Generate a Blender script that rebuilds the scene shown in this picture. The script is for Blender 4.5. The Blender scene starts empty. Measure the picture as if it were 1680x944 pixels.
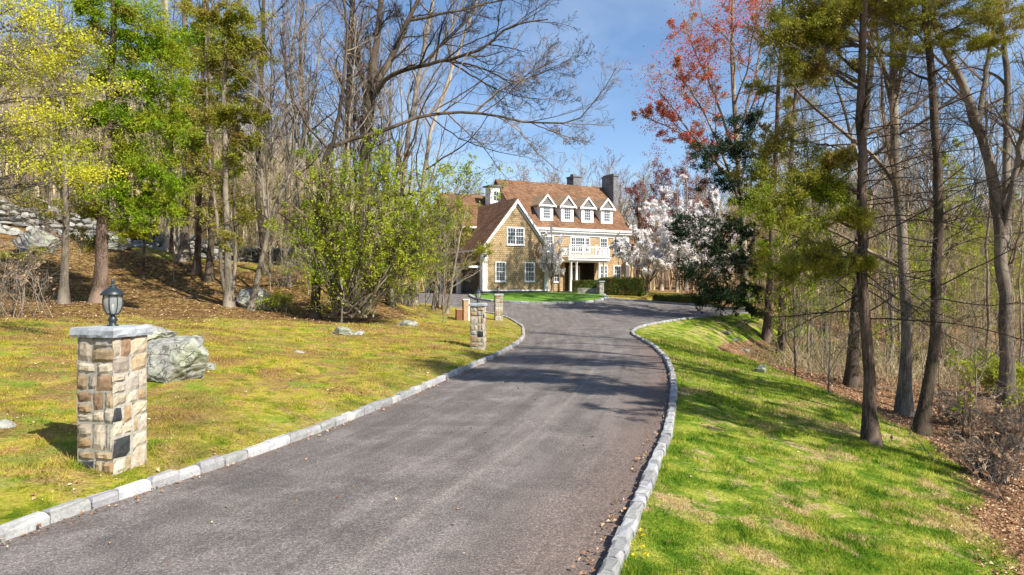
import bpy, math, random
import numpy as np
from math import radians as rad

# ------------------------------------------------------------------ scene, camera, light
S = bpy.context.scene
COL = S.collection
CZ = 2.5                      # camera height; the drive under it is near z = 0.1
F = 1120.0                    # focal length in pixels of a 1680 wide frame
cam = bpy.data.cameras.new('camera'); camo = bpy.data.objects.new('camera', cam); COL.objects.link(camo)
camo.location = (0, 0, CZ); camo.rotation_euler = (rad(90), 0, 0)
cam.sensor_width = 36; cam.lens = 36 * F / 1680; cam.shift_y = -8 / 1680
cam.clip_start = 0.1; cam.clip_end = 3000
S.camera = camo
SUN_EL = 42.0
sdir = np.array([.77, -.64]); sdir /= np.hypot(*sdir)
W = bpy.data.worlds.new('World'); S.world = W; W.use_nodes = True
nt = W.node_tree; nt.nodes.clear()
sky = nt.nodes.new('ShaderNodeTexSky'); sky.sky_type = 'NISHITA'; sky.sun_disc = False
sky.sun_elevation = rad(SUN_EL); sky.sun_rotation = math.atan2(sdir[0], sdir[1])
sky.altitude = 200; sky.air_density = 1.0; sky.dust_density = 0.8; sky.ozone_density = 4.5
bg = nt.nodes.new('ShaderNodeBackground'); bg.inputs[1].default_value = 0.105
wo = nt.nodes.new('ShaderNodeOutputWorld')
# thin high cirrus in the sky itself
tc = nt.nodes.new('ShaderNodeTexCoord'); mp = nt.nodes.new('ShaderNodeMapping'); mp.inputs['Scale'].default_value = (2.2, 2.2, 7)
nz = nt.nodes.new('ShaderNodeTexNoise'); nz.inputs['Scale'].default_value = 1.6; nz.inputs['Detail'].default_value = 7; nz.inputs['Distortion'].default_value = .5
rp = nt.nodes.new('ShaderNodeValToRGB'); rp.color_ramp.elements[0].position = .47; rp.color_ramp.elements[1].position = .8
rp.color_ramp.elements[1].color = (.28, .28, .28, 1)
mx = nt.nodes.new('ShaderNodeMix'); mx.data_type = 'RGBA'; mx.inputs[7].default_value = (6.2, 6.9, 7.6, 1)
L = nt.links.new
L(tc.outputs['Generated'], mp.inputs[0]); L(mp.outputs[0], nz.inputs['Vector']); L(nz.outputs[0], rp.inputs[0])
L(rp.outputs[0], mx.inputs[0]); L(sky.outputs[0], mx.inputs[6]); L(mx.outputs[2], bg.inputs[0]); L(bg.outputs[0], wo.inputs[0])
sun = bpy.data.lights.new('sun', 'SUN'); sun.energy = 5.0; sun.angle = rad(.5); sun.color = (1, .95, .85)
suno = bpy.data.objects.new('sun', sun); COL.objects.link(suno)
from mathutils import Vector, Matrix
ce = math.cos(rad(SUN_EL))
suno.rotation_euler = Vector((sdir[0] * ce, sdir[1] * ce, math.sin(rad(SUN_EL)))).to_track_quat('Z', 'Y').to_euler()
suno.location = (30, -30, 40)
S.view_settings.view_transform = 'Standard'; S.view_settings.look = 'None'
S.view_settings.gamma = 1; S.view_settings.use_curve_mapping = False
S.view_settings.exposure = 0.80
S.cycles.max_bounces = 6; S.cycles.transparent_max_bounces = 8
S.cycles.diffuse_bounces = 3; S.cycles.glossy_bounces = 2

R = np.random.default_rng(11)

# ------------------------------------------------------------------ materials
def mat(name):
    m = bpy.data.materials.new(name); m.use_nodes = True
    n = m.node_tree; p = n.nodes['Principled BSDF']; p.inputs['Specular IOR Level'].default_value = .25
    return m, n, p
def node(n, t, **k):
    x = n.nodes.new(t)
    for a, b in k.items():
        if a.startswith('i_'):
            key = a[2:]; key = int(key) if key.isdigit() else key.replace('_', ' ')
            x.inputs[key].default_value = b
        else: setattr(x, a, b)
    return x
def ramp(n, src, stops):
    r = n.nodes.new('ShaderNodeValToRGB'); e = r.color_ramp.elements
    while len(e) < len(stops): e.new(.5)
    for q, (pos, c) in zip(e, stops):
        q.position = pos; q.color = (*c, 1) if len(c) == 3 else c
    n.links.new(src, r.inputs[0]); return r.outputs[0]
def noise(n, vec, scale, detail=4, rough=.6, dist=0):
    x = node(n, 'ShaderNodeTexNoise', i_Scale=scale, i_Detail=detail, i_Roughness=rough, i_Distortion=dist)
    if vec is not None: n.links.new(vec, x.inputs['Vector'])
    return x.outputs[0]
def mixc(n, f, a, b, mode='MIX'):
    x = n.nodes.new('ShaderNodeMix'); x.data_type = 'RGBA'; x.blend_type = mode
    for s, v in ((x.inputs[0], f), (x.inputs[6], a), (x.inputs[7], b)):
        if isinstance(v, (int, float)): s.default_value = v
        elif isinstance(v, tuple): s.default_value = (*v, 1)
        else: n.links.new(v, s)
    return x.outputs[2]
def mth(n, op, a, b=0.0):
    x = n.nodes.new('ShaderNodeMath'); x.operation = op; x.use_clamp = False
    for s, v in ((x.inputs[0], a), (x.inputs[1], b)):
        if isinstance(v, (int, float)): s.default_value = v
        else: n.links.new(v, s)
    return x.outputs[0]
def objco(n, scale=(1, 1, 1)):
    t = n.nodes.new('ShaderNodeTexCoord'); m = n.nodes.new('ShaderNodeMapping'); m.inputs['Scale'].default_value = scale
    n.links.new(t.outputs['Object'], m.inputs[0]); return m.outputs[0]
def bump(n, p, h, strength=.5, dist=.02):
    b = node(n, 'ShaderNodeBump', i_Strength=strength, i_Distance=dist); n.links.new(h, b.inputs['Height']); n.links.new(b.outputs[0], p.inputs['Normal'])
def plain(name, c, rough=.6, var=.12, scale=6, metal=0, spec=.3):
    m, n, p = mat(name)
    v = objco(n); f = noise(n, v, scale, 5)
    n.links.new(mixc(n, f, tuple(x * (1 - var * 1.6) for x in c), tuple(min(1, x * (1 + var * 1.6)) for x in c)), p.inputs[0])
    p.inputs['Roughness'].default_value = rough; p.inputs['Metallic'].default_value = metal; p.inputs['Specular IOR Level'].default_value = spec
    return m
def bark(name, a, b, moss=None, sc=1.0):
    m, n, p = mat(name)
    v = objco(n, (26 * sc, 26 * sc, 3.2 * sc)); f = noise(n, v, 1.3, 7, .78, .8)
    c = ramp(n, f, [(.36, tuple(x * .45 for x in a)), (.47, a), (.62, b)])
    f2 = noise(n, objco(n, (1, 1, .5)), .9, 3)
    c = mixc(n, ramp(n, f2, [(.45, (0, 0, 0)), (.62, (.75, .75, .75))]), c, tuple(min(1, x * 1.45) for x in b))
    if moss: c = mixc(n, ramp(n, noise(n, objco(n), 1.7, 4), [(.52, (0, 0, 0)), (.66, (.7, .7, .7))]), c, moss)
    oi = n.nodes.new('ShaderNodeObjectInfo')
    c = mixc(n, mth(n, 'MULTIPLY', oi.outputs['Random'], .35), c, tuple(x * .45 for x in a))
    n.links.new(c, p.inputs[0]); p.inputs['Roughness'].default_value = .9; bump(n, p, f, 1.0, .05)
    return m
def leafm(name, c1, c2, c3=None, trans=.35, patch=.6):
    m, n, p = mat(name)
    g = n.nodes.new('ShaderNodeNewGeometry')
    c = mixc(n, g.outputs['Random Per Island'], c1, c2)
    if c3: c = mixc(n, ramp(n, noise(n, objco(n), patch, 3), [(.46, (0, 0, 0)), (.6, (.9, .9, .9))]), c, c3)
    n.links.new(c, p.inputs[0]); p.inputs['Roughness'].default_value = .65; p.inputs['Specular IOR Level'].default_value = .15
    t = n.nodes.new('ShaderNodeBsdfTranslucent'); n.links.new(c, t.inputs[0])
    mxs = n.nodes.new('ShaderNodeMixShader'); mxs.inputs[0].default_value = trans
    n.links.new(p.outputs[0], mxs.inputs[1]); n.links.new(t.outputs[0], mxs.inputs[2])
    n.links.new(mxs.outputs[0], n.nodes['Material Output'].inputs[0]); return m

M = {}
M['bark_dark'] = bark('bark_dark', (.04, .029, .02), (.16, .12, .085), (.08, .08, .03))
M['bark_grey'] = bark('bark_grey', (.11, .088, .065), (.33, .28, .215))
M['bark_pale'] = bark('bark_pale', (.22, .18, .135), (.48, .41, .32))
M['bark_cedar'] = bark('bark_cedar', (.07, .045, .032), (.24, .17, .125))
M['bark_far'] = bark('bark_far', (.17, .135, .095), (.40, .335, .24))
M['twig'] = bark('twig', (.12, .085, .06), (.30, .22, .155))
M['twig_pale'] = bark('twig_pale', (.22, .18, .14), (.42, .35, .28))
M['twig_dark'] = bark('twig_dark', (.04, .03, .024), (.13, .10, .08))
M['twig_far'] = bark('twig_far', (.21, .165, .115), (.42, .34, .25))
M['brush'] = bark('brush', (.27, .20, .11), (.55, .44, .27))
M['twig_red'] = bark('twig_red', (.16, .075, .06), (.34, .18, .15))
M['cedar'] = leafm('cedar', (.10, .20, .008), (.30, .42, .018), (.38, .38, .03), .35, .9)
M['cedar_lime'] = leafm('cedar_lime', (.18, .24, .012), (.36, .40, .04), (.30, .27, .04), .4)
M['cedar_olive'] = leafm('cedar_olive', (.14, .17, .014), (.38, .37, .04), (.32, .24, .05), .35, 1.1)
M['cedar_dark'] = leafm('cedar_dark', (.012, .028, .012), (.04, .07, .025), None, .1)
M['spring'] = leafm('spring', (.28, .33, .02), (.50, .52, .05), (.20, .30, .02), .45, .8)
M['yellow'] = leafm('yellow', (.50, .48, .03), (.72, .66, .08), (.40, .42, .04), .4)
M['redleaf'] = leafm('redleaf', (.50, .06, .03), (.70, .17, .075), (.46, .19, .09), .35)
M['tanbud'] = leafm('tanbud', (.34, .20, .11), (.5, .34, .20), None, .35)
M['rustbud'] = leafm('rustbud', (.20, .06, .045), (.33, .13, .09), None, .2)
M['blossom'] = leafm('blossom', (.88, .85, .83), (.95, .94, .92), (.84, .78, .75), .5, 1.5)
M['shrub'] = leafm('shrub', (.07, .16, .012), (.17, .28, .03), None, .35)
M['hedge'] = leafm('hedge', (.03, .06, .010), (.12, .15, .025), (.15, .12, .03), .2, 2)
M['white'] = plain('white_paint', (.80, .80, .79), .5, .04)
M['cap'] = plain('cap_stone', (.33, .35, .37), .8, .45, 14)
M['lamp'] = plain('lamp_metal', (.03, .04, .045), .4, .2, 9, .3, .5)
M['lampred'] = plain('lamp_red', (.10, .025, .018), .4, .2, 9, .2, .5)
M['slate'] = plain('chimney_stone', (.16, .16, .165), .85, .6, 3)
M['door'] = plain('door_paint', (.07, .02, .016), .5, .1)
M['dark'] = plain('dark_interior', (.025, .025, .028), .7, .1)
M['entry'] = plain('entry_shade', (.045, .032, .024), .7, .3, 4)  # near-black tone standing in for shade inside the entry recess
M['garage'] = plain('garage_paint', (.05, .055, .065), .55, .1)
M['wood'] = plain('weathered_wood', (.36, .24, .14), .85, .35, 5)
M['woodred'] = plain('brown_wood', (.20, .085, .04), .85, .4, 5)
def glassm():
    m, n, p = mat('window_glass'); p.inputs[0].default_value = (.02, .028, .035, 1); p.inputs['Roughness'].default_value = .06
    p.inputs['Specular IOR Level'].default_value = .7
    v = noise(n, objco(n), 1.3, 2); n.links.new(mixc(n, v, (.015, .02, .025), (.09, .11, .13)), p.inputs[0]); return m
M['glass'] = glassm()
def lampglass():
    m, n, p = mat('lamp_glass'); p.inputs[0].default_value = (.5, .52, .5, 1); p.inputs['Roughness'].default_value = .08
    t = n.nodes.new('ShaderNodeBsdfTransparent'); t.inputs[0].default_value = (.75, .77, .76, 1); mxs = n.nodes.new('ShaderNodeMixShader'); mxs.inputs[0].default_value = .6
    n.links.new(p.outputs[0], mxs.inputs[1]); n.links.new(t.outputs[0], mxs.inputs[2]); n.links.new(mxs.outputs[0], n.nodes['Material Output'].inputs[0]); return m
M['lampglass'] = lampglass()
def shinglem(name, cols, row, colw, vecmap=None, rough=.85):
    # courses by height, random tone per shingle
    m, n, p = mat(name)
    t = n.nodes.new('ShaderNodeTexCoord'); s = n.nodes.new('ShaderNodeSeparateXYZ'); n.links.new(t.outputs['Object'], s.inputs[0])
    k = mth(n, 'ADD', mth(n, 'MULTIPLY', s.outputs[0], 1.0), mth(n, 'MULTIPLY', s.outputs[1], 1.0))
    cb = n.nodes.new('ShaderNodeCombineXYZ'); n.links.new(mth(n, 'MULTIPLY', k, 1.0), cb.inputs[0]); n.links.new(s.outputs[2], cb.inputs[1])
    b = node(n, 'ShaderNodeTexBrick', i_Scale=1.0); b.inputs['Mortar Size'].default_value = row * .09
    b.inputs['Brick Width'].default_value = colw; b.inputs['Row Height'].default_value = row
    b.inputs['Color1'].default_value = (0, 0, 0, 1); b.inputs['Color2'].default_value = (1, 1, 1, 1); b.inputs['Mortar'].default_value = (.5, .5, .5, 1)
    n.links.new(cb.outputs[0], b.inputs[0])
    f = noise(n, t.outputs['Object'], 1.1, 6, .75)
    mm = mth(n, 'ADD', mth(n, 'MULTIPLY', b.outputs[0], .28), mth(n, 'MULTIPLY', f, .74))
    c = ramp(n, mm, [(.22, cols[0]), (.5, cols[1]), (.8, cols[2])])
    c = mixc(n, mth(n, 'MULTIPLY', b.outputs['Fac'], .65), c, tuple(x * .35 for x in cols[0]))
    n.links.new(c, p.inputs[0]); p.inputs['Roughness'].default_value = rough
    bump(n, p, mth(n, 'SUBTRACT', 1.0, b.outputs['Fac']), .6, .02); return m
M['shingle'] = shinglem('wall_shingle', [(.28, .18, .09), (.42, .30, .16), (.54, .41, .24)], .19, .22)
M['roof'] = shinglem('roof_shingle', [(.09, .044, .022), (.185, .095, .05), (.30, .175, .10)], .2, .3)
M['rooftan'] = shinglem('dormer_shingle', [(.30, .20, .11), (.42, .29, .17), (.52, .38, .24)], .2, .3)
M['pediment'] = shinglem('pediment_shingle', [(.14, .13, .12), (.2, .19, .18), (.28, .26, .25)], .2, .3)
def vcolm(name, rough=.85, fine=22, var=.35, bs=.5, bd=.015):
    m, n, p = mat(name); a = node(n, 'ShaderNodeAttribute', attribute_name='tone')
    f = noise(n, objco(n), fine, 6, .7)
    f2 = noise(n, objco(n), fine * .2, 4, .6)
    c = mixc(n, 1.0, a.outputs[0], ramp(n, f, [(.3, (1 - var,) * 3), (.7, (1 + var * .4,) * 3)]), 'MULTIPLY')
    c = mixc(n, 1.0, c, ramp(n, f2, [(.3, (.75, .74, .72)), (.7, (1.15, 1.13, 1.1))]), 'MULTIPLY')
    n.links.new(c, p.inputs[0]); p.inputs['Roughness'].default_value = rough; bump(n, p, f, bs, bd); return m
M['stones'] = vcolm('stones'); M['granite'] = vcolm('granite', .8, 38, .3, .6, .01)
def rockm():
    m, n, p = mat('boulder'); v = objco(n)
    f = noise(n, v, 2.2, 8, .72); c = ramp(n, f, [(.30, (.12, .115, .10)), (.5, (.29, .285, .255)), (.7, (.44, .435, .40))])
    vor = node(n, 'ShaderNodeTexVoronoi', feature='DISTANCE_TO_EDGE', i_Scale=2.3); 
    mp_ = n.nodes.new('ShaderNodeMapping'); mp_.inputs['Scale'].default_value = (1, 1, 1.7)
    d = noise(n, v, 1.5, 4); ad = n.nodes.new('ShaderNodeVectorMath'); ad.operation = 'ADD'; n.links.new(v, mp_.inputs[0]); n.links.new(mp_.outputs[0], ad.inputs[0]); n.links.new(d, ad.inputs[1]); n.links.new(ad.outputs[0], vor.inputs[0])
    cr = ramp(n, vor.outputs[0], [(.0, (0, 0, 0)), (.035, (1, 1, 1))])
    c = mixc(n, mth(n, 'MULTIPLY', mth(n, 'SUBTRACT', 1.0, cr), .4), c, (.07, .065, .05))
    c = mixc(n, ramp(n, noise(n, v, 1.2, 5), [(.5, (0, 0, 0)), (.64, (.6, .6, .6))]), c, (.30, .33, .20))
    n.links.new(c, p.inputs[0]); p.inputs['Roughness'].default_value = .9
    bump(n, p, mth(n, 'ADD', f, mth(n, 'MULTIPLY', cr, .5)), .9, .06); return m
M['rock'] = rockm()

def ground_colour(n, blade=False):
    v = objco(n)
    lit = node(n, 'ShaderNodeAttribute', attribute_name='litter').outputs['Fac']
    lush = node(n, 'ShaderNodeAttribute', attribute_name='lush').outputs['Fac']
    big = noise(n, v, .55, 5, .62, .4); mid = noise(n, v, 2.3, 5, .65, .3); fine = noise(n, v, 22, 5, .7)
    # right lawn: fresh green with straw patches
    g1 = ramp(n, mid, [(.36, (.07, .15, .010)), (.48, (.18, .26, .024)), (.60, (.37, .385, .06))])
    st = mth(n, 'ADD', mth(n, 'MULTIPLY', big, .5), mth(n, 'MULTIPLY', noise(n, v, 1.7, 6, .7, .6), .62))
    straw = ramp(n, fine, [(.3, (.33, .22, .09)), (.7, (.66, .50, .26))])
    near = ramp(n, st, [(.575, (0, 0, 0)), (.635, (.9, .9, .9))])
    g1 = mixc(n, near, g1, straw)
    # left bank: moss, thin grass, bare red brown earth
    g2 = ramp(n, mid, [(.34, (.12, .17, .012)), (.44, (.28, .27, .022)), (.54, (.50, .40, .06)), (.64, (.42, .24, .09))])
    rb = ramp(n, noise(n, v, .8, 6, .7, .7), [(.48, (0, 0, 0)), (.56, (.85, .85, .85))])
    g2 = mixc(n, rb, g2, ramp(n, fine, [(.35, (.17, .075, .03)), (.65, (.48, .27, .13))]))
    g2 = mixc(n, ramp(n, noise(n, v, 1.1, 4, .6), [(.54, (0, 0, 0)), (.62, (.7, .7, .7))]), g2, (.22, .32, .04))
    g2 = mixc(n, ramp(n, noise(n, v, .32, 6, .7, .8), [(.50, (0, 0, 0)), (.60, (.7, .7, .7))]), g2, ramp(n, fine, [(.35, (.13, .09, .025)), (.65, (.34, .20, .08))]))
    g = mixc(n, lush, g2, g1)
    lf = noise(n, v, 9, 6, .8)
    leaf = ramp(n, lf, [(.25, (.09, .045, .022)), (.45, (.24, .125, .06)), (.62, (.42, .26, .145)), (.78, (.58, .42, .28))])
    edge = ramp(n, mth(n, 'ADD', lit, mth(n, 'MULTIPLY', mth(n, 'SUBTRACT', mid, .5), 1.1)), [(.42, (0, 0, 0)), (.58, (1, 1, 1))])
    if blade: return g, mid, fine
    c = mixc(n, edge, g, leaf)
    dn = node(n, 'ShaderNodeAttribute', attribute_name='needles').outputs['Fac']
    nd = ramp(n, noise(n, v, 5, 7, .75), [(.36, (.05, .026, .012)), (.48, (.15, .08, .03)), (.60, (.34, .24, .09))])  # golden top tone paints sunlit patches onto the brown needles
    ed = ramp(n, mth(n, 'ADD', dn, mth(n, 'MULTIPLY', mth(n, 'SUBTRACT', big, .5), 1.3)), [(.47, (0, 0, 0)), (.74, (1, 1, 1))])
    c = mixc(n, ed, c, nd)
    c = mixc(n, 1.0, c, ramp(n, fine, [(.25, (.55, .55, .55)), (.7, (1.2, 1.2, 1.2))]), 'MULTIPLY')
    return c, mid, fine
def groundm():
    m, n, p = mat('ground_cover'); c, mid, fine = ground_colour(n); n.links.new(c, p.inputs[0]); p.inputs['Roughness'].default_value = .95
    p.inputs['Specular IOR Level'].default_value = .05
    bump(n, p, mth(n, 'ADD', mth(n, 'MULTIPLY', mid, 1.5), fine), .9, .07); return m
M['ground'] = groundm()
def bladem():
    m, n, p = mat('grass_blades'); c, mid, fine = ground_colour(n, True)
    g = n.nodes.new('ShaderNodeNewGeometry')
    c = mixc(n, 1.0, c, ramp(n, g.outputs['Random Per Island'], [(0, (.75, .78, .7)), (1, (1.45, 1.4, 1.25))]), 'MULTIPLY')
    n.links.new(c, p.inputs[0]); p.inputs['Roughness'].default_value = .7; p.inputs['Specular IOR Level'].default_value = .1
    t = n.nodes.new('ShaderNodeBsdfTranslucent'); n.links.new(c, t.inputs[0]); mxs = n.nodes.new('ShaderNodeMixShader'); mxs.inputs[0].default_value = .35
    n.links.new(p.outputs[0], mxs.inputs[1]); n.links.new(t.outputs[0], mxs.inputs[2]); n.links.new(mxs.outputs[0], n.nodes['Material Output'].inputs[0]); return m
M['blade'] = bladem()
def litterm():
    m, n, p = mat('dead_leaf'); g = n.nodes.new('ShaderNodeNewGeometry')
    n.links.new(ramp(n, g.outputs['Random Per Island'], [(0, (.13, .06, .03)), (.4, (.30, .155, .075)), (.75, (.46, .28, .15)), (1, (.62, .47, .32))]), p.inputs[0])
    p.inputs['Roughness'].default_value = .8; return m
M['deadleaf'] = litterm()
def lawnm():
    m, n, p = mat('trim_lawn'); v = objco(n); f = noise(n, v, 9, 5); n.links.new(ramp(n, f, [(.3, (.07, .16, .012)), (.7, (.15, .28, .03))]), p.inputs[0]); p.inputs['Roughness'].default_value = .95; bump(n, p, f, .8, .05); return m
M['trimlawn'] = lawnm()
def asphaltm():
    m, n, p = mat('asphalt'); uv = n.nodes.new('ShaderNodeUVMap').outputs[0]
    mp_ = n.nodes.new('ShaderNodeMapping'); mp_.inputs['Scale'].default_value = (1.9, .11, 1); n.links.new(uv, mp_.inputs[0])
    s1 = noise(n, mp_.outputs[0], 1.5, 5, .6, .5)                       # long wheel streaks
    v = objco(n); blot = noise(n, v, 1.1, 7, .72, .5); grit = noise(n, v, 75, 3, .8); grit2 = noise(n, v, 42, 5, .9)
    k = mth(n, 'ADD', mth(n, 'MULTIPLY', s1, .42), mth(n, 'MULTIPLY', blot, .62))
    c = ramp(n, k, [(.36, (.088, .078, .074)), (.50, (.135, .119, .111)), (.64, (.21, .187, .174))])
    sx = n.nodes.new('ShaderNodeSeparateXYZ'); n.links.new(uv, sx.inputs[0])
    ac = node(n, 'ShaderNodeAttribute', attribute_name='across').outputs['Fac']
    ed = ramp(n, mth(n, 'ADD', ac, mth(n, 'MULTIPLY', mth(n, 'SUBTRACT', blot, .5), .35)), [(.0, (.55, .55, .55)), (.05, (0, 0, 0)), (.74, (0, 0, 0)), (.96, (.75, .75, .75))])
    c = mixc(n, ed, c, (.16, .115, .095))
    # thin pale seam lines left by the paver
    wv = mth(n, 'ABSOLUTE', mth(n, 'SUBTRACT', mth(n, 'ADD', ac, mth(n, 'MULTIPLY', mth(n, 'SUBTRACT', s1, .5), .05)), .63))
    c = mixc(n, ramp(n, wv, [(.0, (.5, .5, .5)), (.012, (.2, .2, .2)), (.07, (0, 0, 0))]), c, (.26, .23, .21))
    c = mixc(n, 1.0, c, ramp(n, grit, [(.3, (.6, .6, .6)), (.55, (1, 1, 1)), (.78, (1.9, 1.85, 1.8))]), 'MULTIPLY')
    c = mixc(n, 1.0, c, ramp(n, grit2, [(.36, (.42, .42, .42)), (.5, (.95, .95, .95)), (.60, (1.8, 1.78, 1.72)), (.67, (3.2, 3.1, 3.0))]), 'MULTIPLY')
    n.links.new(c, p.inputs[0]); p.inputs['Roughness'].default_value = .85; bump(n, p, grit, .7, .01); return m
M['asphalt'] = asphaltm()

# ------------------------------------------------------------------ mesh and naming helpers
def meshobj(name, V, faces, material, parent=None, smooth=False, mats=None, midx=None, attrs=None):
    """faces: list of int arrays (n,k); joined into ONE mesh object"""
    me = bpy.data.meshes.new(name); V = np.asarray(V, np.float32)
    fs = [np.asarray(f, np.int32) for f in faces if len(f)]
    me.vertices.add(len(V)); me.vertices.foreach_set('co', V.ravel())
    tot = sum(f.size for f in fs); cnt = np.concatenate([np.full(len(f), f.shape[1]) for f in fs])
    me.loops.add(tot); me.loops.foreach_set('vertex_index', np.concatenate([f.ravel() for f in fs]))
    me.polygons.add(len(cnt)); st = np.concatenate([[0], np.cumsum(cnt)[:-1]]).astype(np.int32)
    me.polygons.foreach_set('loop_start', st)
    if midx is not None: me.polygons.foreach_set('material_index', np.asarray(midx, np.int32))
    me.polygons.foreach_set('use_smooth', np.full(len(cnt), bool(smooth)))
    for a, v in (attrs or {}).items():
        v = np.asarray(v, np.float32)
        if v.ndim == 1:
            at_ = me.attributes.new(a, 'FLOAT', 'POINT'); at_.data.foreach_set('value', v)
        else:
            at_ = me.attributes.new(a, 'FLOAT_COLOR', 'POINT'); at_.data.foreach_set('color', np.hstack([v, np.ones((len(v), 1))]).astype(np.float32).ravel())
    for m in (mats or [material]): me.materials.append(m)
    me.update(calc_edges=True); me.validate()
    o = bpy.data.objects.new(name, me); COL.objects.link(o)
    if parent is not None: o.parent = parent
    return o
def tag(o, label=None, cat=None, group=None, kind=None):
    for k, v in (('label', label), ('category', cat), ('group', group), ('kind', kind)):
        if v: o[k] = v
    return o
def empty(name, loc, label, cat, group=None, rz=0):
    o = bpy.data.objects.new(name, None); COL.objects.link(o); o.location = loc; o.rotation_euler = (0, 0, rz); o.empty_display_size = .3
    return tag(o, label, cat, group)
def copy_tree(o, parent=None):
    c = o.copy(); COL.objects.link(c)
    if parent: c.parent = parent
    for ch in o.children: copy_tree(ch, c)
    return c
class MB:
    """collects shapes into one mesh"""
    def __init__(s): s.V = []; s.Fq = []; s.Ft = []; s.n = 0; s.T = []; s.tone = (.5, .5, .5)
    def add(s, V, quads=(), tris=()):
        V = np.asarray(V, float)
        if len(quads): s.Fq.append(np.asarray(quads) + s.n)
        if len(tris): s.Ft.append(np.asarray(tris) + s.n)
        s.V.append(V); s.n += len(V); s.T.append(np.tile(s.tone, (len(V), 1)))
    Q = np.array([[0, 3, 2, 1], [4, 5, 6, 7], [0, 1, 5, 4], [1, 2, 6, 5], [2, 3, 7, 6], [3, 0, 4, 7]])
    def box(s, x0, x1, y0, y1, z0, z1):
        s.add([(x0, y0, z0), (x1, y0, z0), (x1, y1, z0), (x0, y1, z0), (x0, y0, z1), (x1, y0, z1), (x1, y1, z1), (x0, y1, z1)], MB.Q)
    def chevron(s, x0, x1, zeave, zr, y0, y1, t):
        """gable roof slab: eaves at x0 and x1, ridge in the middle, running from y0 to y1"""
        c = (x0 + x1) / 2
        P = [(x0, zeave), (c, zr), (x1, zeave), (x1, zeave - t), (c, zr - t * 1.15), (x0, zeave - t)]
        V = [(x, y0, z) for x, z in P] + [(x, y1, z) for x, z in P]
        q = [[i, (i + 1) % 6, (i + 1) % 6 + 6, i + 6] for i in range(6)] + [[5, 4, 1, 0], [4, 3, 2, 1], [6, 7, 10, 11], [7, 8, 9, 10]]
        s.add(V, q)
    def prism(s, P, y0, y1, axis='y'):
        k = len(P); V = [(a, y0, b) for a, b in P] + [(a, y1, b) for a, b in P]
        if axis == 'x': V = [(y, x, z) for x, y, z in V]
        q = [[i, (i + 1) % k, (i + 1) % k + k, i + k] for i in range(k)]
        if k == 3: s.add(V, q, [[0, 1, 2], [5, 4, 3]])
        elif k == 4: s.add(V, q + [[0, 1, 2, 3], [7, 6, 5, 4]])
        elif k == 5: s.add(V, q + [[0, 1, 2, 3], [8, 7, 6, 5]], [[0, 3, 4], [9, 8, 5]])
    def lathe(s, prof, c=(0, 0), seg=16, flat=0):
        prof = np.array(prof, float); a = np.linspace(0, 2 * np.pi, seg, endpoint=False)
        V = np.stack([c[0] + prof[:, None, 0] * np.cos(a), c[1] + prof[:, None, 0] * np.sin(a), np.repeat(prof[:, 1:2], seg, 1)], -1).reshape(-1, 3)
        q = []
        for i in range(len(prof) - 1):
            for j in range(seg): q.append([i * seg + j, i * seg + (j + 1) % seg, (i + 1) * seg + (j + 1) % seg, (i + 1) * seg + j])
        s.add(V, q)
    def xform(s, f): s.V = [f(v) for v in s.V]
    def build(s, name, m, parent=None, smooth=False, tone=False):
        fs = ([np.concatenate(s.Fq)] if s.Fq else []) + ([np.concatenate(s.Ft)] if s.Ft else [])
        return meshobj(name, np.concatenate(s.V), fs, m, parent, smooth, attrs={'tone': np.concatenate(s.T)} if tone else None)

# ------------------------------------------------------------------ numpy noise
def _h(ix, iy, s):
    n = (ix * 374761393 + iy * 668265263 + s * 1442695041) & 0x7fffffff
    n = ((n ^ (n >> 13)) * 1274126177) & 0x7fffffff
    return ((n ^ (n >> 16)) & 0xffff) / 65535.0
def vn(x, y, s=0):
    x = np.asarray(x, float); y = np.asarray(y, float)
    ix = np.floor(x).astype(np.int64); iy = np.floor(y).astype(np.int64); fx = x - ix; fy = y - iy
    fx = fx * fx * (3 - 2 * fx); fy = fy * fy * (3 - 2 * fy)
    return (_h(ix, iy, s) * (1 - fx) + _h(ix + 1, iy, s) * fx) * (1 - fy) + (_h(ix, iy + 1, s) * (1 - fx) + _h(ix + 1, iy + 1, s) * fx) * fy
def fbm(x, y, s=0, o=4): return sum(vn(x * 2 ** i, y * 2 ** i, s + i) * .5 ** i for i in range(o)) / sum(.5 ** i for i in range(o)) - .5
def sm(a, b, x): t = np.clip((x - a) / (b - a), 0, 1); return t * t * (3 - 2 * t)

# ------------------------------------------------------------------ the lie of the land
def spline(xk, yk):
    xk = np.array(xk, float); yk = np.array(yk, float); d = np.diff(yk) / np.diff(xk)
    m = np.zeros(len(xk)); m[0] = d[0]; m[-1] = d[-1]
    for i in range(1, len(xk) - 1):
        m[i] = 0 if d[i - 1] * d[i] <= 0 else 2 * d[i - 1] * d[i] / (d[i - 1] + d[i])
    def f(x):
        x = np.asarray(x, float); i = np.clip(np.searchsorted(xk, x) - 1, 0, len(xk) - 2); h = xk[i + 1] - xk[i]; t = np.clip((x - xk[i]) / h, 0, 1)
        return (2*t**3-3*t**2+1) * yk[i] + (t**3-2*t**2+t) * h * m[i] + (-2*t**3+3*t**2) * yk[i+1] + (t**3-t**2) * h * m[i+1]
    return f
XL = spline([-20, 0, 6.27, 6.93, 7.83, 8.7, 10, 11.7, 13.75, 16.9, 20.5, 24, 28, 32.5, 37.6, 42.5, 46, 49, 51.5, 54, 55.5, 57, 60, 76],
            [-9, -5.9, -4.72, -4.55, -4.2, -3.84, -3.39, -2.92, -2.4, -1.78, -1.1, -.43, .22, .62, .66, .19, -.6, -2.2, -4.1, -6.75, -9.6, -12, -13.5, -15])
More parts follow.
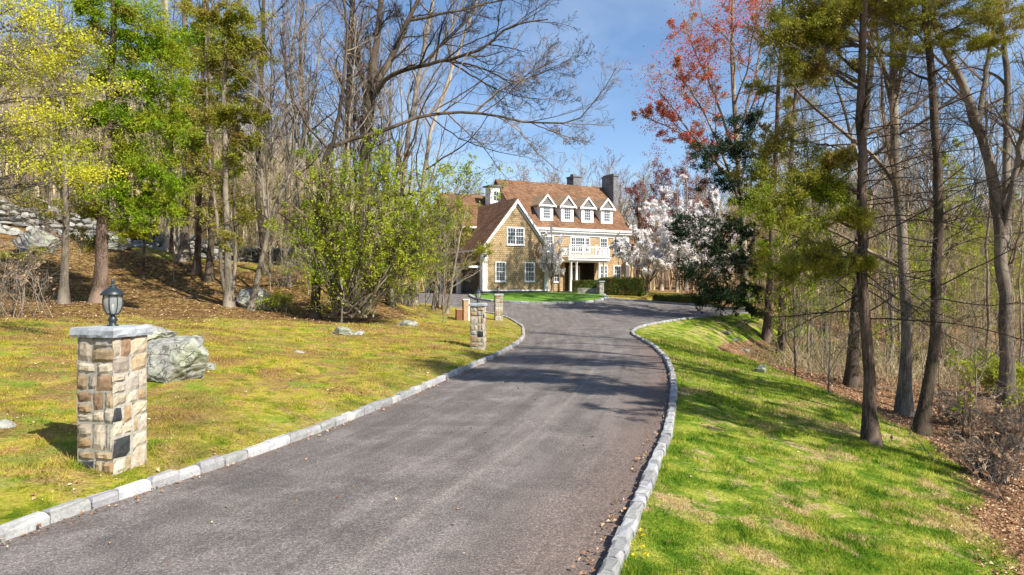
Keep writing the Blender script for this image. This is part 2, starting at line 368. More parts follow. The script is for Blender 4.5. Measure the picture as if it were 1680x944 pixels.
XR = spline([-20, 0, 5.6, 6.97, 8.65, 10.5, 13.6, 16.6, 20.8, 24, 28.2, 33.2, 36.7, 41, 44.3, 47.5, 49, 50.7, 55.5, 58, 61, 64, 76],
            [-7.5, -1.1, .73, 1.18, 1.71, 2.3, 3.13, 3.85, 4.72, 5.22, 5.62, 5.85, 6.55, 8.4, 11.1, 15, 18.2, 16.8, 11.9, 7.5, 4, 2, -2])
ZRs = spline([-30, 0, 8, 14, 24, 34, 41, 46, 50, 55, 62, 70, 400], [-2.5, -2.4, -2.4, -2.44, -2.55, -2.56, -2.5, -2.3, -2.05, -1.68, -1.05, -1.0, -1.0])
def zroad(y): return ZRs(y) + CZ
def XRt(y): y = np.asarray(y, float); return np.where(y < 47.5, XR(y), np.where(y < 56, 17.0, 17 + (y - 56) * .25))
def zland(x, y):
    x = np.asarray(x, float); y = np.asarray(y, float)
    z = zroad(y); d = np.maximum(XL(y) - x, 0); e = np.maximum(x - XRt(y), 0)
    dd = np.minimum(d, 60)
    hl = .1 * sm(0, 1.2, d) + .085 * dd + 2.0 * sm(30, 42, y) * sm(4, 14, d) + .13 * np.maximum(dd - 20, 0) + .10 * np.maximum(np.minimum(y, 110) - 48, 0) * sm(8, 20, d)
    hl += fbm(x * .45, y * .45, 3) * .22 * sm(1, 4, d) + fbm(x * .15, y * .15, 5) * .9 * sm(6, 14, d)
    hr = -2.6 * (1 - np.exp(-e / 16)) - .3 * sm(3, 7, e) + fbm(x * .4, y * .4, 9) * .35 * sm(5, 9, e) + fbm(x * .12, y * .12, 12) * 1.3 * sm(14, 30, e)
    hr += 5 * sm(90, 170, y); hr -= .9 * sm(28, 36, y) * sm(2, 7, e) * sm(60, 48, y)
    return z + hl + hr
def land(x, y): return float(zland(np.array([x]), np.array([y]))[0])
def at(px, y): return (px - 840) / F * y          # X of a photo column at a distance
def hit(px, py):
    """the ground point seen at a photo pixel"""
    t = np.linspace(4, 140, 5441); x = (px - 840) / F * t; z = CZ + (464 - py) / F * t
    k = np.argmax(zland(x, t) > z); return float(x[k]), float(t[k])
def P3(px, py, y): return ((px - 840) / F * y, y, CZ + (464 - py) / F * y)

ys = np.concatenate([np.arange(-20, 2, 1.0), np.arange(2, 30, .22), np.arange(30, 62, .4), np.arange(62, 80, 1), np.arange(80, 140, 4), [160, 200, 260, 340, 400]])
off = np.concatenate([[0, .12], np.arange(.35, 16, .25), np.arange(16, 34, .6), np.arange(34, 80, 3), [90, 110, 140, 190, 260, 360, 500]])
# lawn edge on the right: [x offset from kerb] by y
EDGE = spline([0, 6.5, 7.8, 9.5, 10.8, 12.5, 15, 18, 22, 27, 33, 40, 46], [3.6, 3.8, 4.1, 4.4, 4.9, 5.3, 5.3, 5.2, 4.8, 4.6, 4.4, 4.4, 5])
def masks(x, y):
    d = XL(y) - x; e = x - XRt(y)
    wob = fbm(x * .9, y * .9, 21) * .8
    lit = sm(-.5, .6, e - EDGE(y) + wob) + (e > 12)
    beyond = (y > 50) & (x > XR(y)); lit = np.where(beyond, np.maximum(sm(14, 18, x), sm(80, 84, y)), lit)
    need = sm(3, 9, d + fbm(x * .3, y * .3, 30) * 8) * sm(27, 33, y + fbm(x * .25, y * .25, 33) * 9 + np.maximum(d - 9, 0) * .25) * .95
    need = np.maximum(need, .8 * sm(9, 14, d + fbm(x * .4, y * .4, 39) * 5) * sm(17, 23, y)); need = np.maximum(need, sm(16, 22, d)); need *= 1 - .75 * sm(36, 40, y) * sm(46, 43, y) * sm(.0, .15, fbm(x * .3, y * .3, 37))
    lush = (e > -1).astype(float) * 1.0
    lush = np.where(d > 0, .0 + .28 * sm(2.2, .3, d) + .15, lush)
    return np.clip(lit, 0, 1), np.clip(need, 0, 1), lush
def build_ground():
    n1 = len(off); J = 2 * n1; I = len(ys)
    Yg = np.repeat(ys[:, None], J, 1)
    xl = XL(ys)[:, None]; xr = XR(ys)[:, None]
    Xg = np.hstack([xl - off[::-1][None], xr + off[None]])
    Z = zland(Xg, Yg)
    Z[:, n1 - 2:n1 + 2] -= np.array([.0, .10, .10, .0])
    # central strip under the asphalt
    wid = (xr - xl); X2 = np.hstack([xl + wid * .02, xl + wid * .5, xl + wid * .98]); Z2 = np.repeat(zroad(ys)[:, None] - .12, 3, 1)
    Xg = np.hstack([Xg[:, :n1], X2, Xg[:, n1:]]); Z = np.hstack([Z[:, :n1] + .03, Z2, Z[:, n1:] + .03]); Yg = np.repeat(ys[:, None], J + 3, 1); J += 3
    lit, need, lush = masks(Xg, Yg)
    V = np.stack([Xg, Yg, Z], -1).reshape(-1, 3)
    i, j = np.meshgrid(np.arange(I - 1), np.arange(J - 1), indexing='ij'); a = (i * J + j).ravel()
    q = np.stack([a, a + 1, a + J + 1, a + J], -1)
    o = meshobj('ground', V, [q], M['ground'], smooth=True, attrs={'litter': lit.ravel(), 'needles': need.ravel(), 'lush': lush.ravel()})
    tag(o, kind='structure')
build_ground()
def build_drive():
    yy = np.concatenate([np.arange(-20, 0, 1), np.arange(0, 60, .25), np.arange(60, 76, .5)]); K = 13; t = np.linspace(0, 1, K)
    xl = XL(yy)[:, None]; xr = XR(yy)[:, None]; X = xl + (xr - xl) * t; Y = np.repeat(yy[:, None], K, 1)
    crown = .03 * np.sin(t * np.pi)[None] * sm(48, 40, yy)[:, None]
    Z = zroad(Y) + crown; V = np.stack([X, Y, Z], -1).reshape(-1, 3)
    i, j = np.meshgrid(np.arange(len(yy) - 1), np.arange(K - 1), indexing='ij'); a = (i * K + j).ravel(); q = np.stack([a, a + 1, a + K + 1, a + K], -1)
    o = meshobj('driveway', V, [q], M['asphalt'], smooth=True, attrs={'across': (t[None] * (1 - sm(28, 36, yy)[:, None]) + np.minimum(t, .4)[None] * sm(28, 36, yy)[:, None]).ravel()})
    # uv: metres across and along the run of the drive
    mid = (xl + xr)[:, 0] / 2; mid = np.where(yy > 40, mid[np.argmin(abs(yy - 40))], mid); s = np.concatenate([[0], np.cumsum(np.hypot(np.diff(yy), np.diff(mid)))])
    U = np.stack([X - mid[:, None], np.repeat(s[:, None], K, 1)], -1).reshape(-1, 2)
    uvl = o.data.uv_layers.new(name='UVMap'); li = np.zeros(len(o.data.loops), np.int32); o.data.loops.foreach_get('vertex_index', li)
    uvl.data.foreach_set('uv', U[li].astype(np.float32).ravel())
    tag(o, kind='structure')
build_drive()

def kerb(name, path, zf, blk, wid, h, side, seed):
    """row of rough granite setts along a path; side = +1 puts them to the right of travel"""
    r = np.random.default_rng(seed); path = np.array(path, float); s = np.concatenate([[0], np.cumsum(np.hypot(*np.diff(path, axis=0).T))])
    mb = MB(); t = 0
    while t < s[-1]:
        Lb = blk * r.uniform(.8, 1.25); a = np.array([np.interp(t + g, s, path[:, k]) for g in (.006, Lb - .006) for k in (0, 1)]).reshape(2, 2); t += Lb
        u = a[1] - a[0]; ln = np.hypot(*u)
        if ln < .02: continue
        u /= ln; nrm = np.array([u[1], -u[0]]) * side; hh = h * r.uniform(.85, 1.12); w = wid * r.uniform(.9, 1.1)
        z0 = [float(zf(p[1])) for p in a]; V = []
        j = lambda: r.uniform(-.014, .014)
        for zz, ins in ((-.1, 0), (.62, 0), (.93, .014), (1.0, .035)):
            for (e, q) in ((0, 0), (1, 0), (1, 1), (0, 1)):
                p = a[e] + u * (ins if e == 0 else -ins) + nrm * (q * w + (ins if q == 0 else -ins)) + np.array([j(), j()])
                V.append((p[0], p[1], z0[e] + (hh * zz if zz > 0 else -.1) + j() * .6))
        q = []
        for l in range(3):
            for c in range(4): q.append([l * 4 + c, l * 4 + (c + 1) % 4, l * 4 + 4 + (c + 1) % 4, l * 4 + 4 + c])
        q.append([12, 13, 14, 15]); g = r.uniform(.26, .48); mb.tone = (g, g * r.uniform(.98, 1.02), g * r.uniform(.97, 1.07)); mb.add(V, q)
    return tag(mb.build(name, M['granite'], tone=True), kind='structure')
yk = np.arange(-4, 53, .1)
kerb('kerb', [(x, y) for x, y in zip(XL(yk), yk)], zroad, .40, .13, .13, -1, 1)
yk = np.arange(-4, 49.0, .1)
kerb('kerb', [(x, y) for x, y in zip(XR(yk), yk)], zroad, .24, .14, .11, 1, 2)
yk = np.arange(49.2, 60, .1)
kerb('kerb', [(x, y) for x, y in zip(XR(yk), yk)], zroad, .5, .2, .14, 1, 3)

# ------------------------------------------------------------------ rocks
def ico(sub):
    import bmesh
    bm = bmesh.new(); bmesh.ops.create_icosphere(bm, subdivisions=sub, radius=1); bm.verts.ensure_lookup_table()
    V = np.array([v.co[:] for v in bm.verts]); Fc = np.array([[v.index for v in f.verts] for f in bm.faces]); bm.free(); return V, Fc
ICO = {k: ico(k) for k in (1, 2, 3, 5)}
def rockverts(r, dims, sub, cuts=14, rough=.05):
    V, Fc = ICO[sub]; V = V.copy()
    for _ in range(cuts):
        n = r.normal(size=3); n /= np.linalg.norm(n); d = r.uniform(.5, .85); V -= np.maximum(V @ n - d, 0)[:, None] * n
    if rough and sub > 3:
        q_ = np.abs(fbm(V[:, 0] * 4 + V[:, 2] * 2, V[:, 1] * 4 - V[:, 2] * 3, int(r.integers(99)), 4)); V *= (1 - .28 * q_ + .05 * (fbm(V[:, 0] * 14 + V[:, 2] * 9, V[:, 1] * 14, 3)))[:, None]
    if rough: V *= 1 + rough * (fbm(V[:, 0] * 3 + 9, V[:, 1] * 3 + V[:, 2] * 2.3, int(r.integers(99)), 4))[:, None] * 2
    return V * np.array(dims) / 2 / .8, Fc
def rock(name, label, x, y, dims, seed, rz=0, sink=.3, cat='rock', group=None):
    r = np.random.default_rng(seed); V, Fc = rockverts(r, dims, 5, 26, .12)
    o = meshobj(name, V, [Fc], M['rock'], smooth=False); o.location = (x, y, land(x, y) + dims[2] * (.5 - sink)); o.rotation_euler = (0, 0, rz)
    return tag(o, label, cat, group)
rock('boulder', 'big cracked pale boulder just behind the near stone pillar', *hit(280, 622), (1.6, 1.35, 1.3), 4, .5, .24, 'boulder')
rock('boulder', 'low dark rock ridge on the slope left of the big cracked boulder', *hit(222, 560), (1.9, 1.2, .62), 7, .2, .32, 'boulder')
rock('boulder', 'tilted streaked grey outcrop at far left under the stone wall', -25.0, 36.0, (2.3, 1.7, 1.7), 12, .9, .2, 'boulder')
rock('boulder', 'flat pale rock slab lying behind the reddish cedar trunk', -23.8, 39.5, (3.2, 1.8, 1.1), 15, .3, .15, 'boulder')
rock('boulder', 'rough grey boulder at the foot of the forked grey sapling', *hit(415, 505), (1.9, 1.3, 1.1), 22, 0, .2, 'boulder')
rock('rock', 'low white-streaked rock in the moss below the leafy green shrub', *hit(562, 550), (1.05, .7, .42), 31, .2, .25)
rock('rock', 'small pale stone beside the low white-streaked rock', *hit(587, 552), (.5, .4, .3), 33, .2, .25)
rock('rock', 'mossy rock in the shade right of the leafy green shrub', *hit(668, 536), (1.0, .6, .35), 34, .2, .3)
rock('rock', 'pale flat stone alone in the middle of the mossy bank', *hit(488, 580), (.45, .3, .14), 35)
rock('rock', 'pale stone at the left photo edge on the mossy bank', *hit(2, 705), (.3, .25, .2), 36)
rock('rock', 'grey rock beside the big cracked boulder on its right', *hit(340, 608), (.5, .4, .28), 38)
rock('rock', 'dark lump of rock at the lawn edge in the dead leaves', *hit(1246, 612), (.5, .35, .4), 39)
for k, (a, b) in enumerate(((1205, 560), (1222, 577), (1190, 548))):
    rock('rock', ['grey stone in the steep leafy lawn edge right of the kerb bend', 'lowest grey stone in the steep leafy lawn edge', 'uppermost grey stone in the steep lawn edge by the drive'][k], *hit(a, b), (.8, .5, .3), 60 + k, .4)
def stone_wall():
    r = np.random.default_rng(5); mb = MB(); pts = np.array([(-33, 37.5), (-26.5, 41), (-20, 44.5), (-14.5, 46.8), (-11, 49.5)])
    s = np.concatenate([[0], np.cumsum(np.hypot(*np.diff(pts, axis=0).T))])
    for lev in range(5):
        t = 0
        while t < s[-1]:
            w = r.uniform(.35, .95); x = np.interp(t, s, pts[:, 0]); y = np.interp(t, s, pts[:, 1]); t += w * .82
            if lev == 4 and r.random() < .45: continue
            for dep in (-.3, .3):
                V, Fc = rockverts(r, (w, r.uniform(.4, .7), r.uniform(.24, .42)), 2, 9, .05); a = r.uniform(-.25, .25) + .5; c, s_ = math.cos(a), math.sin(a)
                V = V @ np.array([[c, s_, 0], [-s_, c, 0], [0, 0, 1]]) + (x + dep * .5 + r.normal() * .07, y + dep * (1 - lev * .12) + r.normal() * .07, land(x, y) + .12 + lev * .29 + r.normal() * .03)
                g = r.uniform(.15, .40); mb.tone = (g * 1.02, g, g * .93); mb.add(V, (), Fc)
    for _ in range(90):   # fallen stones at the foot
        t = r.uniform(0, s[-1]); x = np.interp(t, s, pts[:, 0]) + r.uniform(-1, 1); y = np.interp(t, s, pts[:, 1]) - r.uniform(.5, 1.6)
        V, Fc = rockverts(r, (r.uniform(.3, .7), .5, .35), 2, 9, .05); g = r.uniform(.2, .45); mb.tone = (g, g, g * .93); mb.add(V + (x, y, land(x, y) + .08), (), Fc)
    tag(mb.build('stone_wall', M['stones'], tone=True), 'rough grey dry stone wall climbing the wooded slope', 'stone wall')
stone_wall()

# ------------------------------------------------------------------ stone pillars with lanterns
def pillar(label, x, y, rz, side, H, seed, redlamp=False, lampdx=0):
    r = np.random.default_rng(seed); z = land(x, y)
    root = empty('stone_pillar', (x, y, z - .04), label, 'pillar', 'stone pillars along the drive', rz)
    pal = [(.47, .33, .17), (.52, .41, .26), (.42, .27, .12), (.55, .47, .35), (.40, .33, .25), (.46, .40, .32), (.40, .24, .12), (.56, .48, .36), (.05, .055, .06), (.58, .47, .31), (.52, .39, .22), (.50, .36, .19), (.60, .50, .35), (.47, .34, .18), (.54, .45, .30), (.44, .30, .15), (.57, .46, .33)]
    if seed != 1: pal += [(.40, .38, .37), (.45, .42, .40), (.30, .16, .11)]
    mb = MB(); h = side / 2; mb.tone = (.42, .39, .34); core = h - .012; mb.box(-core, core, -core, core, 0, H)
    def split(u0, u1, v0, v1, out):
        w, t = u1 - u0, v1 - v0
        if (w > .36 or t > .34 or (w * t > .045 and r.random() < .6)) and max(w, t) > .2:
            if t > w * r.uniform(.7, 1.5): c = v0 + t * r.uniform(.38, .62); split(u0, u1, v0, c, out); split(u0, u1, c, v1, out)
            else: c = u0 + w * r.uniform(.35, .65); split(u0, c, v0, v1, out); split(c, u1, v0, v1, out)
        else: out.append((u0, u1, v0, v1))
    for f in range(4):
        out = []; split(-h, h, 0, H, out); a = f * math.pi / 2; c, s = math.cos(a), math.sin(a)
        for (u0, u1, v0, v1) in out:
            g = .012; u0 += g; u1 -= g; v0 += g; v1 -= g; N = 5; V = []
            jj = r.uniform(-.018, .018, (4, 2)); prou = r.uniform(.0, .012)
            for iv in range(N):
                for iu in range(N):
                    a_, b_ = iu / (N - 1), iv / (N - 1); ed = min(a_, 1 - a_, b_, 1 - b_)
                    corner = (1 - a_) * (1 - b_) * jj[0] + a_ * (1 - b_) * jj[1] + a_ * b_ * jj[2] + (1 - a_) * b_ * jj[3]
                    dz = -h - (prou + r.uniform(-.006, .008) if ed > .1 else -.012)
                    V.append((u0 + (u1 - u0) * a_ + corner[0], dz, v0 + (v1 - v0) * b_ + corner[1]))
            V = np.array(V); V = np.stack([V[:, 0] * c - V[:, 1] * s, V[:, 0] * s + V[:, 1] * c, V[:, 2]], -1)
            q = [[i * N + j, i * N + j + 1, (i + 1) * N + j + 1, (i + 1) * N + j] for i in range(N - 1) for j in range(N - 1)]
            t = np.array(pal[r.integers(len(pal))]) * r.uniform(.7, 1.0); t = t * .8 + t.mean() * .2; mb.tone = tuple(t); mb.add(V, q)
    mb.build('stonework', M['stones'], root, tone=True)
    # rough slab cap
    N = 15; k = side * .575; V = []; q = []
    for lv, (zz, kk) in enumerate(((0, .97), (.03, 1.0), (.085, 1.0), (.115, .965), (.12, .6), (.12, 0))):
        for i in range(N * 4):
            t = i / N; sd = int(t) % 4; w = (t % 1) * 2 - 1; p = [(w, -1), (1, w), (-w, 1), (-1, -w)][sd]
            rr = 1 + (fbm(np.array([p[0] * 3.1 + 5]), np.array([p[1] * 3.1 + zz * 30]), seed) * .09)[0] * (kk > .9)
            V.append((p[0] * k * kk * rr, p[1] * k * kk * rr, H + zz + (r.uniform(-.003, .003) if kk > .9 else 0)))
    for lv in range(5):
        for i in range(N * 4): q.append([lv * N * 4 + i, lv * N * 4 + (i + 1) % (N * 4), (lv + 1) * N * 4 + (i + 1) % (N * 4), (lv + 1) * N * 4 + i])
    meshobj('cap', V, [q], M['cap'], root)
    # lantern stands on the cap
    zt = z - .04 + H + .12
    lm = M['lampred'] if redlamp else M['lamp']
    lab = 'black lantern on the near stone pillar' if seed == 1 else ('rust red lantern on the far stone pillar' if redlamp else 'dark square-headed lantern on the middle stone pillar')
    ro = empty('lantern', (x + lampdx, y, zt), lab, 'lantern', 'lanterns on the stone pillars')
    ro.scale = (.86, .86, 1.04)
    b = MB(); b.lathe([(.075, 0), (.075, .015), (.045, .02), (.05, .045), (.062, .07), (.05, .10), (.03, .115), (.035, .125), (.08, .135), (.085, .15), (.0, .15)]); b.build('base', lm, ro, True)
    g = MB(); g.lathe([(.08, .151), (.112, .20), (.128, .26), (.126, .32), (.115, .362)], seg=24); g.build('globe', M['lampglass'], ro, True)
    rb = MB()
    for k in range(8):
        a = k * math.pi / 4 + .2; pr = [(.084, .151), (.116, .20), (.132, .26), (.130, .32), (.119, .364)]
        P = np.array([(p * math.cos(a), p * math.sin(a), zz) for p, zz in pr]); tt = np.array([-math.sin(a), math.cos(a), 0]) * .005; nn = np.array([math.cos(a), math.sin(a), 0]) * .006
        V = np.concatenate([P - tt - nn, P + tt - nn, P + tt + nn, P - tt + nn]); q = []
        for i in range(4):
            for (s0, s1) in ((0, 5), (5, 10), (10, 15), (15, 0)): q.append([s0 + i, s1 + i, s1 + i + 1, s0 + i + 1])
        rb.add(V, q)
    rb.build('ribs', lm, ro)
    bu = MB(); bu.lathe([(.0, .16), (.018, .16), (.022, .22), (.014, .27), (0, .275)], seg=10); bu.build('bulb', M['white'], ro, True)
    rf = MB(); rf.lathe([(.0, .365), (.155, .36), (.158, .372), (.12, .41), (.085, .435), (.05, .45), (.045, .47), (.02, .48), (.012, .50), (.024, .515), (.012, .535), (.004, .565), (0, .57)], seg=24); rf.build('roof', lm, ro, True)
PX = at(185, 8.35)
pillar('near tall stone pillar of tan fieldstone with rough grey cap beside the big boulder', PX, 8.35, rad(-14), .54, 1.63, 1)
pillar('middle stone pillar, greyer and smaller looking, on the grass by the bend', at(784.5, 24.6), 24.6, rad(-9), .50, 1.58, 2)
pillar('far stone pillar of reddish stone where the drive opens out', at(818, 41), 41, rad(9), .48, 1.55, 3, True)

# wooden post and box left of the drive bend
x, y = at(764, 38.5), 38.5
o = empty('wooden_post', (x, y, land(x, y) - .05), 'weathered boxed wooden post behind the middle stone pillar', 'post', rz=.35)
b = MB(); b.box(-.16, .12, -.18, .18, 0, 1.22); b.build('board', M['wood'], o)
b = MB(); b.box(-.20, .16, -.22, .22, 1.22, 1.27); b.build('top', M['white'], o)
b = MB(); b.box(.125, .19, -.17, .17, 0, 1.21); b.build('side_trim', M['white'], o)
x = at(755, 38.3); o = empty('wooden_box', (x - .05, 38.1, land(x, 38.1) - .04), 'short brown wooden box left of the weathered wooden post', 'box', rz=.3)
b = MB(); b.box(-.17, .15, -.17, .17, 0, .66); b.build('body', M['woodred'], o)
b = MB(); b.box(-.19, .17, -.19, .19, .66, .71); b.build('lid', M['wood'], o)

# ------------------------------------------------------------------ the house
HZ = CZ - 1.05 - .02
house = empty('shingle_house', (-2.6, 61.0, HZ), 'large brown shingled house with white trim and four dormers', 'house', rz=rad(28))
def hb(name, m, fn, parent=house): b = MB(); fn(b); return b.build(name, m, parent)
def hexa(b, V8): b.add(V8, MB.Q)
AW = 6.8; AE = 4.45; AR = 8.75
BU0, BU1, BN0, BN1, BE, BR = 5.6, 18.9, 3.5, 13.5, 6.75, 11.75
def fwall(b):
    b.box(0, AW, 0, 14, .35, 2.95)
    b.box(0, AW, 0, 14, 2.95, AE); b.prism([(0, AE), (AW, AE), (AW / 2, AR - .12)], 0, 14)
hb('wall', M['shingle'], lambda b: (b.box(0, AW, 0, 14, .35, AE), b.prism([(0, AE), (AW, AE), (AW / 2, AR - .25)], 0, 14)))
def bwall(b):
    b.box(AW, BU1, 5.2, BN1, .2, BE); b.box(AW, 10.9, BN0, 5.2, .2, BE); b.box(14.5, BU1, BN0, 5.2, .2, BE); b.box(10.9, 14.5, BN0, 5.2, 3.2, BE)
    c = (BN0 + BN1) / 2
    b.prism([(BN0, BE), (BN1, BE), (c, BR - .25)], BU0 + .02, BU1, 'x')
hb('wall', M['shingle'], bwall)
hb('wall', M['shingle'], lambda b: (b.box(.3, AW - .3, 5, 16, AE, 6.65), b.prism([(5, 6.65), (16, 6.65), (10.5, 10.2)], .3, AW, 'x')))
hb('wall', M['shingle'], lambda b: b.box(BU1, 22.2, 7.5, 13.5, .2, 5.6))
hb('foundation', M['slate'], lambda b: (b.box(.05, AW - .05, .06, 13.9, -.6, .35), b.box(AW, BU1 - .05, 5.3, 13.4, -.6, .2), b.box(AW, 10.85, BN0 + .06, 5.3, -.6, .2), b.box(14.55, BU1 - .05, BN0 + .06, 5.3, -.6, .2)))
def slabroof(b, e0, e1, ze, zr, a0, a1, axis, t=.22):
    b.chevron(e0, e1, ze, zr, a0, a1, t)
    if axis == 'x': b.V[-1] = b.V[-1][:, [1, 0, 2]]
ov = .35; kA = (AR - AE) / (AW / 2); kB = (BR - BE) / 5.0
roofA = hb('roof', M['roof'], lambda b: slabroof(b, -ov, AW + ov, AE - ov * kA + .1, AR + .1, -.22, 14, 'y'))
roofB = hb('roof', M['roof'], lambda b: slabroof(b, BN0 - ov, BN1 + ov, BE - ov * kB + .12, BR + .12, BU0 - .1, BU1 + .25, 'x'))
hb('roof', M['roof'], lambda b: slabroof(b, 5 - ov, 16 + ov, 6.65 - ov * .65 + .1, 10.35, 0, AW + .4, 'x'))
hb('roof', M['roof'], lambda b: b.prism([(7.2, 5.45), (13.8, 5.45), (12.2, 8.4), (10.4, 9.2)][:4], BU1 + .02, 22.6, 'x') if False else b.add(
    [(BU1, 7.1, 5.5), (22.7, 7.1, 5.5), (22.7, 13.9, 5.5), (BU1, 13.9, 5.5), (BU1, 10.5, 8.8), (20.6, 10.5, 8.8)], [[0, 1, 5, 4], [2, 3, 4, 5], [0, 3, 2, 1]], [[1, 2, 5], [0, 4, 3]]))
# white rakes, eaves, corner boards, water table
def rake(b, e0, e1, ze, zr, a0, a1, t): b.chevron(e0, e1, ze, zr, a0, a1, t)
hb('rake_trim', M['white'], lambda b: b.chevron(-ov - .02, AW + ov + .02, AE - ov * kA - .03, AR - .04, -.3, -.225, .30))
hb('rake_trim', M['white'], lambda b: b.chevron(-.05, AW + .05, AE - .22, AR - .40, -.06, -.004, .22))
def eaves(b):
    b.box(AW + .02, BU1 + .27, BN0 - .5, BN0 - .36, BE - .42, BE - .2)          # gutter
    b.box(AW + .02, BU1 + .2, BN0 - .36, BN0 - .004, BE - .62, BE - .38)        # soffit and frieze
    b.box(AW + .02, BU1 + .04, BN0 - .08, BN0 - .003, BE - .95, BE - .63)
    b.box(AW - .3, AW + .5, -.26, .5, AE - .62, AE - .36); b.box(-.5, .3, -.26, .5, AE - .62, AE - .36)
    b.box(-.42, -.3, .5, 14, AE - .55, AE - .4)
    b.box(0, AW + .3, 5 - .5, 5 - .36, 6.3, 6.48)
hb('eaves', M['white'], eaves)
def corners(b):
    b.box(-.04, .42, -.05, .0, .35, AE - .62); b.box(-.05, -.001, -.04, .5, .35, AE - .62)
def corners2(b):
    b.box(AW - .42, AW + .04, -.05, -.001, .35, AE - .62); b.box(AW + .001, AW + .05, -.04, .4, .35, AE - .62)
def corners3(b):
    b.box(BU1 - .36, BU1 + .04, BN0 - .05, BN0 - .001, .2, BE - .95); b.box(BU1 + .001, BU1 + .05, BN0 - .04, BN0 + .4, .2, BE - .5)
def watertable(b): b.box(-.06, AW + .06, -.09, -.051, .3, .42)
for f_ in (corners, corners2, corners3): hb('corner_board', M['white'], f_)
hb('water_table', M['white'], watertable)
hb('corner_cap', M['white'], lambda b: b.box(-.12, .5, -.14, -.052, AE - .8, AE - .622)); hb('corner_cap', M['white'], lambda b: b.box(AW - .5, AW + .12, -.14, -.052, AE - .8, AE - .622))
def window(parent, u, z0, z1, w, n, cols=3, rows=4, tr=.11, axis='y', mull=()):
    """white frame standing proud of the wall plane y=n, pane and glazing bars inside"""
    def fl(b):
        if axis == 'x':
            b.V = [np.stack([np.full(len(v), 0) + v[:, 1], v[:, 0], v[:, 2]], -1) for v in b.V]
    b = MB(); a0, a1 = u - w / 2, u + w / 2
    b.box(a0, a0 + tr, n - .07, n - .002, z0, z1); b.box(a1 - tr, a1, n - .07, n - .002, z0, z1)
    b.box(a0 + tr, a1 - tr, n - .068, n - .002, z1 - tr, z1); b.box(a0 + tr, a1 - tr, n - .068, n - .002, z0 + .0, z0 + tr); b.box(a0 - .04, a1 + .04, n - .11, n - .072, z0 - .05, z0 + .03)
    for m_ in mull: b.box(a0 + m_ - .05, a0 + m_ + .05, n - .066, n - .004, z0 + tr, z1 - tr)
    fl(b); fr = b.build('window', M['white'], parent)
    p = MB(); p.box(a0 + tr * .9, a1 - tr * .9, n - .022, n - .006, z0 + tr * .9, z1 - tr * .9); fl(p); p.build('pane', M['glass'], fr)
    g = MB(); iw = (w - 2 * tr); ih = z1 - z0 - 2 * tr
    for k in range(1, cols): xx = a0 + tr + iw * k / cols; g.box(xx - .014, xx + .014, n - .045, n - .024, z0 + tr, z1 - tr)
    for k in range(1, rows):
        zz = z0 + tr + ih * k / rows; t = .03 if k == rows // 2 else .014; g.box(a0 + tr, a1 - tr, n - .047, n - .0235, zz - t, zz + t)
    fl(g); g.build('glazing_bars', M['white'], fr)
window(house, 1.75, 1.15, 2.98, 1.08, 0); window(house, 4.78, 1.15, 2.98, 1.08, 0)
window(house, 3.3, 4.5, 6.15, 1.85, 0, 6, 4, .12, mull=(.925,))
window(house, 9.75, 1.1, 2.9, 1.0, BN0); window(house, 15.65, 1.1, 2.9, 1.0, BN0); window(house, 17.4, 1.1, 2.9, 1.0, BN0)
window(house, 12.7, 4.15, 5.75, 2.4, BN0, 8, 4, mull=(.62, 1.78)); window(house, 15.65, 3.75, 5.75, 1.0, BN0, 3, 5); window(house, 17.4, 4.15, 5.75, 1.0, BN0)
window(house, 9.0, 4.15, 5.75, 1.0, BN0)
window(house, 1.2, 5.3, 6.2, .9, 5.0, 2, 2)
for s_ in (7.2, 9.5): window(house, s_, 4.95, 6.1, .9, .3, 2, 2, axis='x')
# garage bays in the left side wall, white posts between, shed roof above
for k in range(3):
    s0 = .75 + k * 4.2; b = MB(); b.box(-.03, -.004, s0 + .1, s0 + 3.6, -.3, 2.35); gd = b.build('garage_door', M['garage'], house)
    b = MB()
    for q in range(1, 4): b.box(-.05, -.032, s0 + .1, s0 + 3.6, -.3 + q * .66 - .02, -.3 + q * .66 + .02)
    b.build('panel_rails', M['dark'], gd)
for k in range(1, 4): hb('garage_post', M['white'], lambda b: b.box(-.45, -.1, .75 + k * 4.2 - .38, .75 + k * 4.2 - .02, -.3, 2.40))
hb('garage_canopy', M['roof'], lambda b: b.prism([(-1.2, 2.75), (-.06, 3.35), (-.06, 3.15), (-1.2, 2.6)], .5, 13.6))
hb('garage_beam', M['white'], lambda b: b.box(-1.15, -.06, .5, 13.5, 2.42, 2.6))
